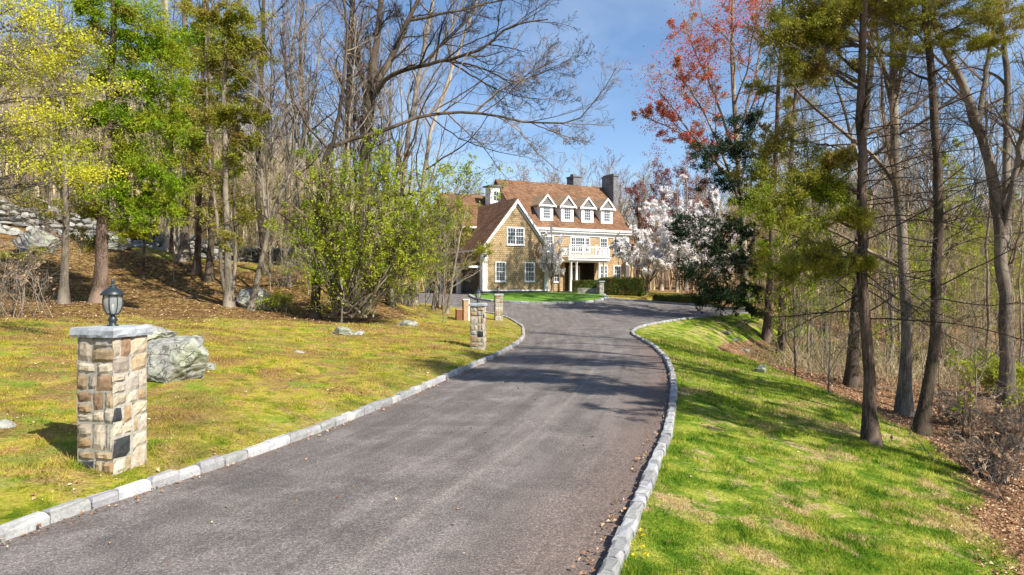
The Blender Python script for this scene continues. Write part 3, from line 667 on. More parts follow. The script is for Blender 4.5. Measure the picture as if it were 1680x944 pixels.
# dormers
def dormer(u):
    n0 = 3.95; w = 1.5; zb = 7.15; zt = 9.0; zp = 10.0
    b = MB(); b.prism([(n0, zb), (n0 + 2.6, zt), (n0, zt)], u - w / 2, u + w / 2, 'x'); d = b.build('dormer', M['white'], house)
    b = MB(); b.box(u - w / 2 - .02, u - w / 2 - .003, n0 + .12, n0 + 2.0, zb + .4, zt - .02)
    b = MB(); b.chevron(u - 1.0, u + 1.0, zt - .12, zp, n0 - .15, n0 + 3.1, .12); b.build('roof', M['rooftan'], d)
    b = MB(); b.chevron(u - 1.02, u + 1.02, zt - .18, zp - .02, n0 - .24, n0 - .155, .2); b.box(u - 1.0, u + 1.0, n0 - .22, n0 - .02, zt - .26, zt - .1); b.build('pediment_trim', M['white'], d)
    b = MB(); b.prism([(u - .8, zt - .09), (u + .8, zt - .09), (u, zp - .22)], n0 - .12, n0 + 2.5); b.build('pediment', M['pediment'], d)
    b = MB(); b.box(u - .36, u + .36, n0 - .03, n0 - .004, zb + .42, zt - .34); b.build('pane', M['glass'], d)
    b = MB()
    for e in (-.36, -.12, .12, .36): b.box(u + e - .015, u + e + .015, n0 - .05, n0 - .031, zb + .42, zt - .34)
    for k in range(5): zz = zb + .42 + (zt - zb - .76) * k / 4; b.box(u - .37, u + .37, n0 - .052, n0 - .0305, zz - .016, zz + .016)
    b.build('glazing_bars', M['white'], d)
for u in (9.0, 11.47, 13.94, 16.41): dormer(u)
# small white cupola-like dormer on the left of the ridge
b = MB(); b.box(4.4, 5.7, 7.4, 8.6, 7.6, 10.9); cu = b.build('cupola', M['white'], house)
b = MB(); b.box(4.2, 5.9, 7.2, 8.8, 10.9, 11.03); b.build('roof', M['slate'], cu)
b = MB(); b.box(4.8, 5.3, 7.37, 7.396, 9.5, 10.4); b.build('pane', M['glass'], cu)
b = MB(); b.box(5.03, 5.07, 7.345, 7.369, 9.5, 10.4); b.box(4.8, 5.3, 7.35, 7.368, 9.93, 9.97); b.build('glazing_bars', M['white'], cu)
# chimneys are sub-parts of the main roof
b = MB(); b.box(BU1 + .26, BU1 + .92, 6.5, 8.7, 0, 12.9); b.box(BU1 + .2, BU1 + .98, 6.42, 8.78, 12.9, 13.05); b.box(BU1 + .34, BU1 + .84, 6.6, 8.6, 13.05, 13.2); b.build('chimney', M['slate'], roofB)
b = MB(); b.box(15.9, 17.0, 9.6, 11.0, 9, 13.0); b.box(15.82, 17.08, 9.52, 11.08, 13.0, 13.12); b.box(16.1, 16.5, 10.0, 10.6, 13.12, 13.4); b.build('chimney', M['slate'], roofB)
# entry: recess, door, portico with balcony
hb('entry_shade_panel', M['entry'], lambda b: (b.box(10.92, 12.39, 5.15, 5.197, .2, 3.18), b.box(13.76, 14.48, 5.15, 5.197, .2, 3.18), b.box(12.39, 13.76, 5.15, 5.197, 2.86, 3.18), b.box(10.902, 10.92, 3.56, 5.14, .2, 3.18), b.box(14.48, 14.498, 3.56, 5.14, .2, 3.18)))  # added thin liners that paint porch shade onto the recess walls
b = MB(); b.box(12.55, 13.6, 5.12, 5.196, .2, 2.55); dr = b.build('door', M['door'], house)
b = MB(); b.box(12.4, 12.55, 5.08, 5.195, .2, 2.7); b.box(13.6, 13.75, 5.08, 5.195, .2, 2.7); b.box(12.4, 13.75, 5.08, 5.195, 2.702, 2.85); b.build('frame', M['white'], dr)
b = MB(); b.box(12.75, 13.4, 5.09, 5.118, 1.3, 2.3); b.build('pane', M['glass'], dr)
bal = hb('balcony', M['white'], lambda b: (b.box(10.2, 15.2, 1.75, BN0 - .06, 3.3, 3.55), b.box(10.1, 15.3, 1.65, BN0 - .06, 3.552, 3.64), b.box(10.4, 15.0, 1.95, BN0 - .06, 3.12, 3.298)))
def rail(b):
    for zz in (3.74, 4.62): b.box(10.3, 15.1, 1.8, 1.87, zz, zz + .07); b.box(10.3, 10.37, 1.87, 3.4, zz, zz + .07); b.box(15.03, 15.1, 1.87, 3.4, zz, zz + .07)
    for u in np.arange(10.42, 15.0, .2): b.box(u, u + .035, 1.81, 1.86, 3.81, 4.62)
    for n_ in np.arange(1.95, 3.4, .2): b.box(10.31, 10.36, n_, n_ + .05, 3.81, 4.62); b.box(15.04, 15.09, n_, n_ + .05, 3.81, 4.62)
    for u in (10.25, 11.85, 13.45, 15.0): b.box(u, u + .18, 1.76, 1.92, 3.64, 4.85)
rb = MB(); rail(rb); rb.build('railing', M['white'], bal)
for u in (10.7, 11.35, 14.05, 14.7):
    b = MB(); b.lathe([(.17, .22), (.17, .32), (.135, .34), (.13, 1.5), (.115, 3.0), (.15, 3.03), (.16, 3.12)], (u, 2.1), 14); b.build('column', M['white'], bal, True)
hb('porch', M['slate'], lambda b: (b.box(10.4, 15.0, 1.7, 3.5, -.3, .2), b.box(10.0, 15.4, 1.2, 1.7, -.3, .05)))
b = MB(); b.box(.05, .22, -.36, -.06, 3.35, 3.62); wl = b.build('wall_lamp', M['lamp'], house)

# lawn island before the gable, with its kerb
def island():
    P = np.array([(-3.6, 59.7), (-2.9, 57.4), (-1.2, 56.0), (1.46, 54.9), (4.9, 55.0), (6.9, 56.3), (8.0, 58.2), (7.9, 60.6), (5.4, 63.5), (3.4, 63.9), (-2.6, 60.8)])
    t = np.arange(len(P)); tt = np.linspace(0, len(P) - 1, 120); Q = np.stack([np.interp(tt, t, P[:, 0]), np.interp(tt, t, P[:, 1])], -1)
    for _ in range(6): Q[1:-1] = (Q[:-2] + Q[1:-1] * 2 + Q[2:]) / 4
    c = Q.mean(0); V = [(c[0], c[1], float(zroad(c[1])) + .16)]
    for f in (.5, 1.0): V += [(c[0] + (q[0] - c[0]) * f, c[1] + (q[1] - c[1]) * f, float(zroad(c[1] + (q[1] - c[1]) * f)) + .13) for q in Q]
    n = len(Q); tr = [[0, 1 + i, 1 + (i + 1) % n] for i in range(n)]; qd = [[1 + i, 1 + n + i, 1 + n + (i + 1) % n, 1 + (i + 1) % n] for i in range(n)]
    V += [(q[0], q[1], float(zroad(q[1])) - .1) for q in Q]; qd += [[1 + n + i, 1 + 2 * n + i, 1 + 2 * n + (i + 1) % n, 1 + n + (i + 1) % n] for i in range(n)]
    tag(meshobj('lawn', V, [qd, tr], M['trimlawn']), kind='structure')
    kerb('kerb', Q[:95] - (Q[:95] - c) * 0, zroad, .5, .26, .16, 1, 8)
island()
# low wall, short pillar and clipped hedges by the entry
x0, y0 = at(985, 60.2), 60.2
r5 = np.random.default_rng(77)
o = empty('stone_post', (x0, y0, land(x0, y0)), 'short stone post between the entry wall and the long hedge', 'post', rz=.4)
def stonybox(w, d, h, seed):
    r = np.random.default_rng(seed); mb = MB(); z = 0
    while z < h - .02:
        hh = min(r.uniform(.14, .24), h - z); x = -w / 2
        while x < w / 2 - .02:
            ww = min(r.uniform(.2, .5), w / 2 - x); g = r.uniform(.24, .46); mb.tone = (g * 1.08, g, g * .9); j = r.uniform(0, .03)
            mb.box(x + .008, x + ww - .008, -d / 2 - j, d / 2 + j, z + .006, z + hh - .006); x += ww
        z += hh
    return mb
stonybox(.46, .46, 1.2, 3).build('stonework', M['stones'], o, tone=True)
b = MB(); b.box(-.3, .3, -.3, .3, 1.2, 1.3); b.build('cap', M['cap'], o)
x1, y1 = at(966, 60.0), 61.2
o = stonybox(1.7, .4, .6, 4).build('low_wall', M['stones'], tone=True); o.location = (x1, y1, land(x1, y1)); o.rotation_euler = (0, 0, -.25); tag(o, 'low grey stone wall in front of the white porch columns', 'wall')
def hedge(label, cx, cy, w, d, h, rz, seed):
    r = np.random.default_rng(seed); root = empty('hedge', (cx, cy, land(cx, cy)), label, 'hedge', None, rz)
    n = int(9000 * (w * h + w * d + d * h) / 12); V = r.uniform(-1, 1, (n, 3)); ax = r.integers(0, 3, n); V[np.arange(n), ax] = np.sign(V[np.arange(n), ax]) * r.uniform(.86, 1.03, n)
    V = V * (w / 2, d / 2, h / 2) + (0, 0, h / 2); V[:, 2] = np.maximum(V[:, 2], .03)
    V[:, :2] += (fbm(V[:, 0] * 1.5, V[:, 2] * 1.5 + V[:, 1], seed) * .16)[:, None]
    leaves_mesh('foliage', V, .085, .06, M['hedge'], root, r)
    b = MB(); b.box(-w / 2 + .09, w / 2 - .09, -d / 2 + .09, d / 2 - .09, .1, h - .08); b.build('stems', M['hedge'], root)

# ------------------------------------------------------------------ plants: vectorised branching
def unit(v): return v / np.maximum(np.linalg.norm(v, axis=-1, keepdims=True), 1e-9)
def resample(P, K, wob=0, r=R):
    P = np.array(P, float); s = np.concatenate([[0], np.cumsum(np.linalg.norm(np.diff(P, axis=0), axis=1))]); t = np.linspace(0, s[-1], K)
    f = [spline(s, P[:, k])(t) if len(P) > 2 else np.interp(t, s, P[:, k]) for k in range(3)]; Q = np.stack(f, -1)
    if wob: w = r.normal(size=Q.shape) * wob; w[0] = 0; Q += w
    return Q
def spawn(par, m, t0, t1, ratio, ang, up, wob, K, r, angv=.25, rr=.55, rmin=.003, taper=.5, out=None, lens=None, gravity=0):
    pts, rd, ln = par; N, Kp, _ = pts.shape
    idx = np.repeat(np.arange(N), m); t = (np.tile(np.arange(m), N) + r.uniform(0, 1, N * m)) / m; t = t0 + (t1 - t0) * t
    f = t * (Kp - 1); i = np.minimum(f.astype(int), Kp - 2); fr = (f - i)[:, None]
    p = pts[idx, i] * (1 - fr) + pts[idx, i + 1] * fr; tg = unit(pts[idx, i + 1] - pts[idx, i]); rad_ = rd[idx, i] * (1 - fr[:, 0]) + rd[idx, i + 1] * fr[:, 0]
    q = unit(np.cross(tg, r.normal(size=tg.shape))); a = (ang + r.normal(size=len(t)) * angv)[:, None]
    d = np.cos(a) * tg + np.sin(a) * q; d[:, 2] += up; d = unit(d)
    L_ = (ln[idx] * ratio if lens is None else np.full(len(t), lens)) * (1 - taper * (t - t0) / max(t1 - t0, 1e-6)) * r.uniform(.55, 1.25, len(t))
    r0 = np.minimum(rad_ * rr, L_ * .03 + rmin); r0 = np.maximum(r0, rmin)
    out_p = np.zeros((len(t), K, 3)); out_p[:, 0] = p; st = (L_ / (K - 1))[:, None]
    for k in range(1, K):
        d = unit(d + r.normal(size=d.shape) * wob + np.array([0, 0, up * .25 - gravity])); out_p[:, k] = out_p[:, k - 1] + d * st
    rads = r0[:, None] * np.linspace(1, .35, K)[None]
    return out_p, rads, L_
def tubes(sets, sides):
    Vs, Fs, n = [], [], 0
    for (pts, rd, _), S_ in zip(sets, sides):
        N, K, _ = pts.shape; tg = unit(np.gradient(pts, axis=1)); ref = np.where(np.abs(tg[:, :1, 2:3]) > .9, np.array([1., 0, 0]), np.array([0, 0, 1.])); ref = np.broadcast_to(ref, tg.shape)
        b1 = unit(np.cross(tg, ref)); b2 = np.cross(tg, b1); a = np.linspace(0, 2 * np.pi, S_, endpoint=False)
        V = pts[:, :, None] + rd[:, :, None, None] * (b1[:, :, None] * np.cos(a)[:, None] + b2[:, :, None] * np.sin(a)[:, None])
        base = (np.arange(N)[:, None, None] * K + np.arange(K - 1)[None, :, None]) * S_; j = np.arange(S_)[None, None]
        q = np.stack([base + j, base + (j + 1) % S_, base + S_ + (j + 1) % S_, base + S_ + j], -1).reshape(-1, 4)
        Vs.append(V.reshape(-1, 3)); Fs.append(q + n); n += N * K * S_
    return np.concatenate(Vs), np.concatenate(Fs)
def leafgeo(P, ln, wd, r, dirs=None, droop=0):
    n = len(P); d = r.normal(size=(n, 3)) if dirs is None else dirs + r.normal(size=(n, 3)) * .55
    d[:, 2] -= droop; d = unit(d); s = unit(np.cross(d, r.normal(size=(n, 3)))); k = r.uniform(.6, 1.35, (n, 1))
    L_ = d * ln * k; W_ = s * wd * k * .5
    V = np.stack([P, P + L_ * .45 + W_, P + L_, P + L_ * .45 - W_], 1).reshape(-1, 3); q = np.arange(n * 4).reshape(-1, 4); return V, q
def leaves_mesh(name, P, ln, wd, m, parent, r, dirs=None):
    V, q = leafgeo(P, ln, wd, r, dirs); return meshobj(name, V, [q], m, parent)
def along(br, n, r, t0=.1, t1=1.0, spread=.03):
    pts = br[0]; N, K, _ = pts.shape; i = r.integers(0, N, n); f = r.uniform(t0, t1, n) * (K - 1); k = np.minimum(f.astype(int), K - 2); fr = (f - k)[:, None]
    return pts[i, k] * (1 - fr) + pts[i, k + 1] * fr + r.normal(size=(n, 3)) * spread, unit(pts[i, k + 1] - pts[i, k])
def limbs(specs, K=14, wob=.0, r=R):
    P = np.array([resample(s[0], K, wob, r) for s in specs]); rd = np.array([np.linspace(s[1], s[2], K) for s in specs]); ln = np.linalg.norm(np.diff(P, axis=1), axis=2).sum(1); return P, rd, ln
def flare(L_, k=1.6):
    L_[1][0, 0] *= k * 1.25; L_[1][0, 1] *= 1 + (k - 1) * .3; return L_
def plant(name, label, cat, base, trunkset, twigsets, bk, tw, leaf=None, group=None, tsides=8, cname='crown', cat_leaf=None):
    """trunkset / twigsets in world coordinates; leaf = list of (P, ln, wd, dirs, material)"""
    base = np.array(base, float); root = empty(name, base, label, cat, group)
    V, q = tubes(trunkset, [tsides] * len(trunkset)); meshobj('trunk', V - base, [q], bk, root, True)
    Vs, qs, mi, n, mats = [], [], [], 0, [tw]
    if twigsets:
        V, q = tubes(twigsets, [4] + [3] * (len(twigsets) - 1)); Vs.append(V); qs.append(q); mi.append(np.zeros(len(q))); n = len(V)
    for (P, ln, wd, dirs, m) in leaf or []:
        V, q = leafgeo(P, ln, wd, R, dirs); Vs.append(V); qs.append(q + n); n += len(V)
        if m not in mats: mats.append(m)
        mi.append(np.full(len(q), mats.index(m)))
    if Vs: meshobj(cname, np.concatenate(Vs) - base, [np.concatenate(qs)], None, root, False, mats=mats, midx=np.concatenate(mi))
    return root
def blobs(specs, y, n, r, clump=9, flat=.6, ysp=1.0):
    """spray positions in real 3-D clumps; specs (px, py, rx, ry[, dy]) in photo pixels at distance y"""
    A = []; tot = sum(s[2] * s[3] for s in specs)
    for s in specs:
        dy = s[4] if len(s) > 4 else 0; yy = y + dy; c = np.array(P3(s[0], s[1], yy)); rx, rz_ = s[2] / F * yy, s[3] / F * yy
        k = max(30, int(n * s[2] * s[3] / tot)); m = max(6, int(clump * 1.6 * s[2] * s[3] / 900))
        cc = r.normal(size=(m, 3)) * .68 * (rx, rx * ysp, rz_ * 1.1); cs = min(rx, rz_) * r.uniform(.16, .44, (k, 1)) + .04
        A.append(c + cc[r.integers(0, m, k)] + r.normal(size=(k, 3)) * cs * (1, 1, flat))
    return np.concatenate(A)
def reach(trunk, specs, y, r, r0=.035, sag=.0, per=1):
    """limbs from a trunk polyline out to each blob"""
    out = []
    for s in specs:
        dy = s[4] if len(s) > 4 else 0; c = np.array(P3(s[0], s[1], y + dy))
        for _ in range(per):
            e = c + r.normal(size=3) * (s[2] / F * y * .35, s[2] / F * y * .35, s[3] / F * y * .3)
            hgt = np.linalg.norm(e[:2] - trunk[-1][:2]); zt = e[2] - sag * hgt; k = int(np.argmin(abs(trunk[:, 2] - zt))); a = trunk[k]
            mid = (a + e) / 2 + (0, 0, .08 * np.linalg.norm(e - a)); out.append(([a, mid, e], r0 * (.5 + .1 * np.linalg.norm(e - a)), .006))
    return limbs(out, 8, .03, r)

# ---- generic forest stock (built once, then copied)
def forest_tree(H, r0, seed, bk, tw, low=.35, label='', group='', leaf=None, dens=1.0, cat='tree', name='bare_tree', spread=1.0, lean=.03, tk=1.5):
    r = np.random.default_rng(seed); lx, ly = r.normal(size=2) * lean * H
    P = [(0, 0, -.3), (lx * .2, ly * .2, H * .3), (lx * .5 + r.normal() * .1, ly * .5, H * .6), (lx, ly, H)]
    T = limbs([(P, r0, r0 * .12)], 16, .035 * H / 12, r); T = flare(T, 1.45)
    A = spawn(T, int(15 * dens), low, .97, .36 * spread, .75, .22, .10, 10, r, taper=.65, rr=.6)
    B = spawn(A, 6, .2, .97, .45, .7, .12, .13, 6, r, rmin=.006 * tk)
    C = spawn(B, 5, .2, 1, .5, .65, .08, .15, 4, r, rmin=.0045 * tk)
    D = spawn(C, 4, .25, 1, .6, .6, .05, .15, 3, r, rmin=.0035 * tk)
    lf = []
    if leaf:
        for (n, ln, wd, m) in leaf: p, d = along(D, n, r, .3, 1, .05); lf.append((p, ln, wd, d, m))
    return plant(name, label, cat, (0, 0, 0), [T, A], [B, C, D], bk, tw, lf, group, 7)
placed = []
def scatter(protos, spots, labels, group, first):
    for k, (x, y, sc) in enumerate(spots):
        i = int(R.integers(len(protos))); pr = protos[i]
        o = copy_tree(pr)
        o.location = (x, y, land(x, y)); o.rotation_euler = (R.normal() * .02, R.normal() * .02, R.uniform(0, 6.28)); o.scale = (sc, sc, sc)
        pxx = 840 + x / y * F
        if 'right' in group:
            lm = [(1345, 'behind the black-green cedar'), (1410, 'left of the near cedar'), (1460, 'right of the near cedar'), (1515, 'by the dark leaning trunk'), (1590, 'beyond the dark leaning trunk'), (1e9, 'at the right edge')]
        elif 'left' in group: lm = [(80, 'at the far left edge'), (200, 'behind the full green cedar'), (320, 'by the stone wall trunks'), (420, 'behind the many-stemmed cedar'), (520, 'behind the forked grey sapling'), (640, 'behind the leafy green shrub'), (1e9, 'near the garage')]
        else: lm = [(800, 'left of the roof ridge'), (960, 'above the roof ridge'), (1060, 'by the chimneys'), (1e9, 'beyond the white blossom')]
        dep = 'front ' if y < 32 else ('' if y < 52 else 'distant ')
        o['label'] = (dep + labels + ', ' + next(t for q, t in lm if pxx < q)) if 'back' not in group else labels; o['group'] = group
tallA = [forest_tree(21, .15, 100 + k, M['bark_grey'], M['twig'], .4) for k in range(3)] + [forest_tree(19, .14, 104, M['bark_pale'], M['twig_pale'], .35)]
pole = [forest_tree(15, .07, 110 + k, [M['bark_far'], M['brush'], M['bark_pale']][k], [M['twig_far'], M['brush'], M['brush']][k], .45, dens=.8, spread=.7) for k in range(3)]
bpole = [forest_tree(14, .06, 150 + k, M['brush'], M['brush'], .25, dens=1.1, spread=.8, leaf=[(2600, .12, .08, M['spring'])]) for k in range(2)]
dpole = [forest_tree(16, .11, 118, M['bark_dark'], M['twig_dark'], .4, dens=.8, spread=.8)]
sap = [forest_tree(5.5, .03, 120 + k, M['bark_pale'], M['brush'], .12, dens=.8, spread=1.3, lean=.1, name='sapling', tk=1) for k in range(3)]
gsap = [forest_tree(6, .035, 130 + k, M['bark_grey'], M['twig'], .1, dens=.9, spread=1.4, leaf=[(2600, .09, .06, M['spring'])], name='sapling') for k in range(2)]
back = [forest_tree(18, .17, 140 + k, M['bark_far'], M['twig_far' if k else 'twig_red'], .3, dens=1.2, spread=1.1, tk=3.5) for k in range(3)]
def inb(xx, yy):  # house and courtyard footprint
    return XL(yy) - 1.2 < xx < XRt(yy) + 2 or (-16 < xx < 25 and 50 < yy < 84)
def spots(n, px0, px1, y0, y1, s0, s1, mind=1.6, pw=1.0):
    out = []; tries = 0
    while len(out) < n and tries < n * 40:
        tries += 1; yy = y0 + (y1 - y0) * R.uniform() ** pw; xx = at(R.uniform(px0, px1), yy)
        if inb(xx, yy) or any((xx - a) ** 2 + (yy - b) ** 2 < mind ** 2 for a, b in placed): continue
        placed.append((xx, yy)); out.append((xx, yy, R.uniform(s0, s1)))
    return out
GR = 'bare trees of the wood right of the lawn'; GL = 'bare trees of the wood up the left slope'; GB = 'bare trees standing behind the house'
scatter(tallA, spots(15, 1330, 1840, 30, 85, .8, 1.1, 2.2), 'tall bare grey tree in the right wood', GR, 0)
scatter(pole, spots(80, 1290, 1800, 27, 100, .7, 1.05, 1.2), 'slim pale bare tree in the right wood', GR + ', slim ones', 0)
scatter(bpole, spots(26, 1290, 1800, 30, 75, .5, .9, 1.5), 'slim tree hazed with yellow-green buds in the right wood', 'budding trees of the wood right of the lawn', 0)
scatter(bpole, spots(14, 300, 760, 42, 75, .5, .85, 1.5), 'slim tree hazed with yellow-green buds up the left slope', 'budding trees of the wood up the left slope', 0)
scatter(dpole, spots(10, 1330, 1760, 28, 70, .8, 1.1, 1.5), 'dark slim bare tree in the right wood', GR + ', dark ones', 0)
scatter(sap, spots(34, 1300, 1780, 19, 60, .7, 1.3, 1.0), 'thin pale bare sapling in the right wood', 'bare saplings right of the lawn', 0)
scatter(gsap, spots(8, 1300, 1780, 24, 60, .6, 1.1, 1.5), 'thin sapling with fresh green leaves in the right wood', 'leafing saplings right of the lawn', 0)
scatter(tallA, spots(30, -80, 760, 44, 90, .7, 1.0, 2.2), 'tall bare grey tree up the left slope', GL, 0)
scatter(tallA, spots(12, 430, 670, 36, 50, .65, .9, 1.6), 'tall bare grey tree up the left slope', GL, 0)
scatter(pole, spots(62, -80, 760, 42, 95, .7, 1.1, 1.3), 'slim pale bare tree up the left slope', GL + ', slim ones', 0)
scatter(dpole, spots(16, -60, 740, 38, 70, .8, 1.1, 1.5), 'dark slim bare tree up the left slope', GL + ', dark ones', 0)
scatter(sap, spots(26, 180, 740, 34, 58, .7, 1.3, 1.2), 'thin pale bare sapling on the left slope', 'bare saplings on the left slope', 0)
scatter(gsap, spots(12, 330, 720, 40, 64, .7, 1.2, 1.5), 'thin sapling with fresh green leaves on the left slope', 'leafing saplings on the left slope', 0)
placed2 = [(at(R.uniform(640, 1300), yy), yy, R.uniform(.82, 1.0)) for yy in R.uniform(88, 125, 44)]
scatter(back, placed2, 'bare brown tree behind the house', GB, 0)
for o in tallA + pole + bpole + dpole + sap + gsap + back:
    for c in list(o.children): bpy.data.objects.remove(c)
    bpy.data.objects.remove(o)

# far wood: one brown mass of sticks and twigs beyond the single trees
def farwood():
    r = np.random.default_rng(9); n = 2600
    px = np.concatenate([r.uniform(-250, 700, 2100), r.uniform(1180, 1950, 2000), r.uniform(700, 1240, 600)]); n = 4700; y = r.uniform(70, 150, n); y = np.where((px > 640) & (px < 1260), np.maximum(y, 92), y); x = at(px, y); z = zland(x, y); h = r.uniform(9, 17, n)
    h *= np.where(px < 760, 1.15 - .35 * np.clip(px, 0, 760) / 760, np.where(px < 1200, .8, 1)); P = np.zeros((n, 5, 3)); 
    for k in range(5): P[:, k] = np.stack([x + r.normal(size=n) * .25 * k, y, z - .3 + h * k / 4], -1)
    T = (P, np.repeat(np.linspace(.11, .02, 5)[None], n, 0) * r.uniform(.6, 1.4, (n, 1)), h)
    A = spawn(T, 9, .3, 1, .26, .7, .25, .1, 4, r, rmin=.02); B = spawn(A, 4, .2, 1, .5, .7, .1, .15, 3, r, rmin=.014)
    V, q = tubes([T, A, B], [4, 3, 3]); tag(meshobj('far_wood', V, [q], M['brush']), 'brown mass of bare trees far behind the single trunks', 'woodland', kind='stuff')
farwood()

def undergrowth():
    r = np.random.default_rng(19); out = []; 
    for (a0, a1, y0, y1, n) in ((1215, 1800, 24, 80, 3600), (-60, 700, 44, 80, 2600)):
        y = y0 + (y1 - y0) * r.uniform(0, 1, n) ** 1.2; x = at(r.uniform(a0, a1, n), y); e = x - XRt(y); d = XL(y) - x
        k = ((e > EDGE(y) + 1.5) | (d > 9)) & (fbm(x * .25, y * .25, 71) > -.12) & ~((x > -16) & (x < 25) & (y > 50) & (y < 84)); out.append(np.stack([x[k], y[k]], -1))
    xy = np.concatenate(out); n = len(xy); z = zland(xy[:, 0], xy[:, 1]); h = r.uniform(.3, 1.7, n) * (.45 + xy[:, 1] / 60); P = np.zeros((n, 4, 3)); ln = r.normal(size=(n, 2)) * .35
    for k in range(4): P[:, k, :2] = xy + ln * h[:, None] * (k / 3) ** 1.5; P[:, k, 2] = z - .05 + h * (k / 3) ** .85
    T = (P, np.repeat(np.linspace(.011, .004, 4)[None], n, 0) * (.6 + xy[:, 1:2] / 35), h)
    A = spawn(T, 5, .2, 1, .5, .8, .1, .15, 4, r, rmin=.005); B = spawn(A, 3, .2, 1, .55, .8, .05, .15, 3, r, rmin=.004)
    V, q = tubes([T, A, B], [3, 3, 3]); Pl, _ = along(B, 60000, r, .1, 1, .05); k = fbm(Pl[:, 0] * .2, Pl[:, 1] * .2, 77) > .02; V2, q2 = leafgeo(Pl[k], .085, .055, r)
    tag(meshobj('undergrowth', np.concatenate([V, V2]), [np.concatenate([q, q2 + len(V)])], None, mats=[M['brush'], M['spring'], M['shrub']], midx=np.concatenate([np.zeros(len(q)), 1 + (fbm(Pl[k][:, 0] * .3, Pl[k][:, 1] * .3, 79) > .0)])), 'thin tan brush and budding shoots covering the woodland floor', 'undergrowth', kind='stuff')
undergrowth()

# ------------------------------------------------------------------ trees that carry the picture
X = {}
def al(n, ln, wd, m, r, key='E2', sel=None, spread=.03):
    p, d = along(X[key], n, r, .0, 1, spread)
    if sel is not None: k = sel(p); p, d = p[k], d[k]
    return (p, ln, wd, d * 1.1, m)
def hero(name, label, cat, y, paths, bk, tw, lv, leaf=None, wob=.02, seed=0, extra=None, dead=None, group=None, gravity=0, tsides=10):
    """paths: list of ([(px,py[,dy])...], r0, r1); first is the trunk, its first point is set on the ground"""
    r = np.random.default_rng(seed + 500); specs = []
    for k, (pp, a, b) in enumerate(paths):
        W_ = [P3(p[0], p[1], y + (p[2] if len(p) > 2 else 0)) for p in pp]
        if k == 0: g = W_[0]; W_[0] = (g[0], g[1], land(g[0], g[1]) - .1)
        specs.append((W_, a, b))
    base = (specs[0][0][0][0], specs[0][0][0][1], specs[0][0][0][2] + .1)
    T = flare(limbs(specs, 16, wob, r), 1.5); sets = [T]; tw_sets = []; par = T
    if extra is not None: sets.append(extra(T, r))
    src = T if extra is None else sets[-1]
    cur = tuple(np.concatenate([a]) for a in T)
    if dead: D0 = spawn(tuple(a[:1] for a in T), *dead[0], r=r, **dead[1]); sets.append(D0) if False else tw_sets.append(D0)
    chains = []
    for li, (args, kw) in enumerate(lv):
        nxt = spawn(cur, *args, r=r, **kw); tw_sets.append(nxt); cur = nxt
    if dead:
        D1 = spawn(D0, 11, .12, 1, .36, .8, -.02, .2, 5, r=r, rmin=.004); D2 = spawn(D1, 6, .2, 1, .5, .8, 0, .15, 3, r=r, rmin=.003); tw_sets += [D1, D2]
    if extra is not None:
        E1 = spawn(sets[-1], 12, .3, 1, .34, .9, .0, .12, 6, r=r, rmin=.004, taper=.4); E2 = spawn(E1, 7, .15, 1, .42, .8, -.02, .12, 4, r=r, rmin=.003); X['E2'] = E2; tw_sets += [E1, E2]
    lf = leaf(cur, r) if leaf else None
    return plant(name, label, cat, base, sets, tw_sets, bk, tw, lf, group, tsides)
TW = lambda m1=8, m2=6, m3=4, m4=3, up=.12: [((m1, .25, .98, .33, .75, up, .11, 10), {}), ((m2, .2, .98, .45, .7, .08, .14, 7), dict(rmin=.008)), ((m3, .2, 1, .5, .65, .05, .16, 4), dict(rmin=.007)), ((m4 + 1, .2, 1, .6, .6, .03, .15, 3), dict(rmin=.0055))]

# right side
RB1 = [(1305, 30, 45, 26), (1264, 66, 26, 22), (1335, 60, 40, 24), (1376, 20, 40, 22), (1284, 104, 22, 16), (1450, 15, 40, 14, 1)]
RB2 = [(1259, 325, 34, 15), (1305, 296, 30, 13), (1355, 264, 34, 13), (1249, 356, 28, 12), (1345, 318, 30, 13), (1325, 424, 32, 10), (1371, 440, 26, 10), (1410, 432, 20, 7), (1270, 446, 26, 10, 1)]
RB3 = [(1262, 236, 36, 12, 1), (1230, 290, 22, 12, 1), (1400, 350, 24, 10, -.5)]
r = np.random.default_rng(61)
hero('cedar_tree', 'near grey cedar trunk on the lawn edge with bare side branches and bright green sprays', 'tree', 12.7,
     [([(1430, 735), (1424, 600), (1415, 400), (1413, 200), (1418, 0), (1420, -160)], .112, .045)], M['bark_cedar'], M['twig_dark'], [((8, .55, .98, .16, 1.3, .05, .1, 6), {}), ((5, .3, 1, .4, .8, 0, .1, 4), {})],
     leaf=lambda cur, r: [al(95000, .058, .016, M['cedar_olive'], r, sel=lambda p: (p[:, 2] > CZ + 2.0) | (r.uniform(size=len(p)) < .12)), al(90000, .056, .016, M['cedar_lime'], r, sel=lambda p: p[:, 2] <= CZ + 2.0), (blobs(RB1 + [(1480, 50, 40, 20, 1), (1420, 90, 26, 20), (1350, 110, 30, 18, .6)], 12.7, 16000, r), .05, .014, None, M['cedar_olive']), (blobs([(1360, -70, 80, 40), (1450, -90, 70, 40), (1400, -170, 70, 40)], 12.7, 24000, r), .08, .03, None, M['cedar_olive']), (blobs(RB2, 12.7, 5000, r), .05, .014, None, M['cedar_lime']), (blobs(RB3, 12.7, 3000, r), .07, .018, None, M['cedar_olive'])],
     dead=((64, .22, .92, .24, 1.42, -.03, .07, 9), dict(rr=.15, rmin=.006, taper=.25, gravity=.03, angv=.3)), seed=1,
     extra=lambda T, r: reach(T[0][0], RB1 * 4 + RB2 * 3 + RB3 * 2, 12.7, r, .02, .1))
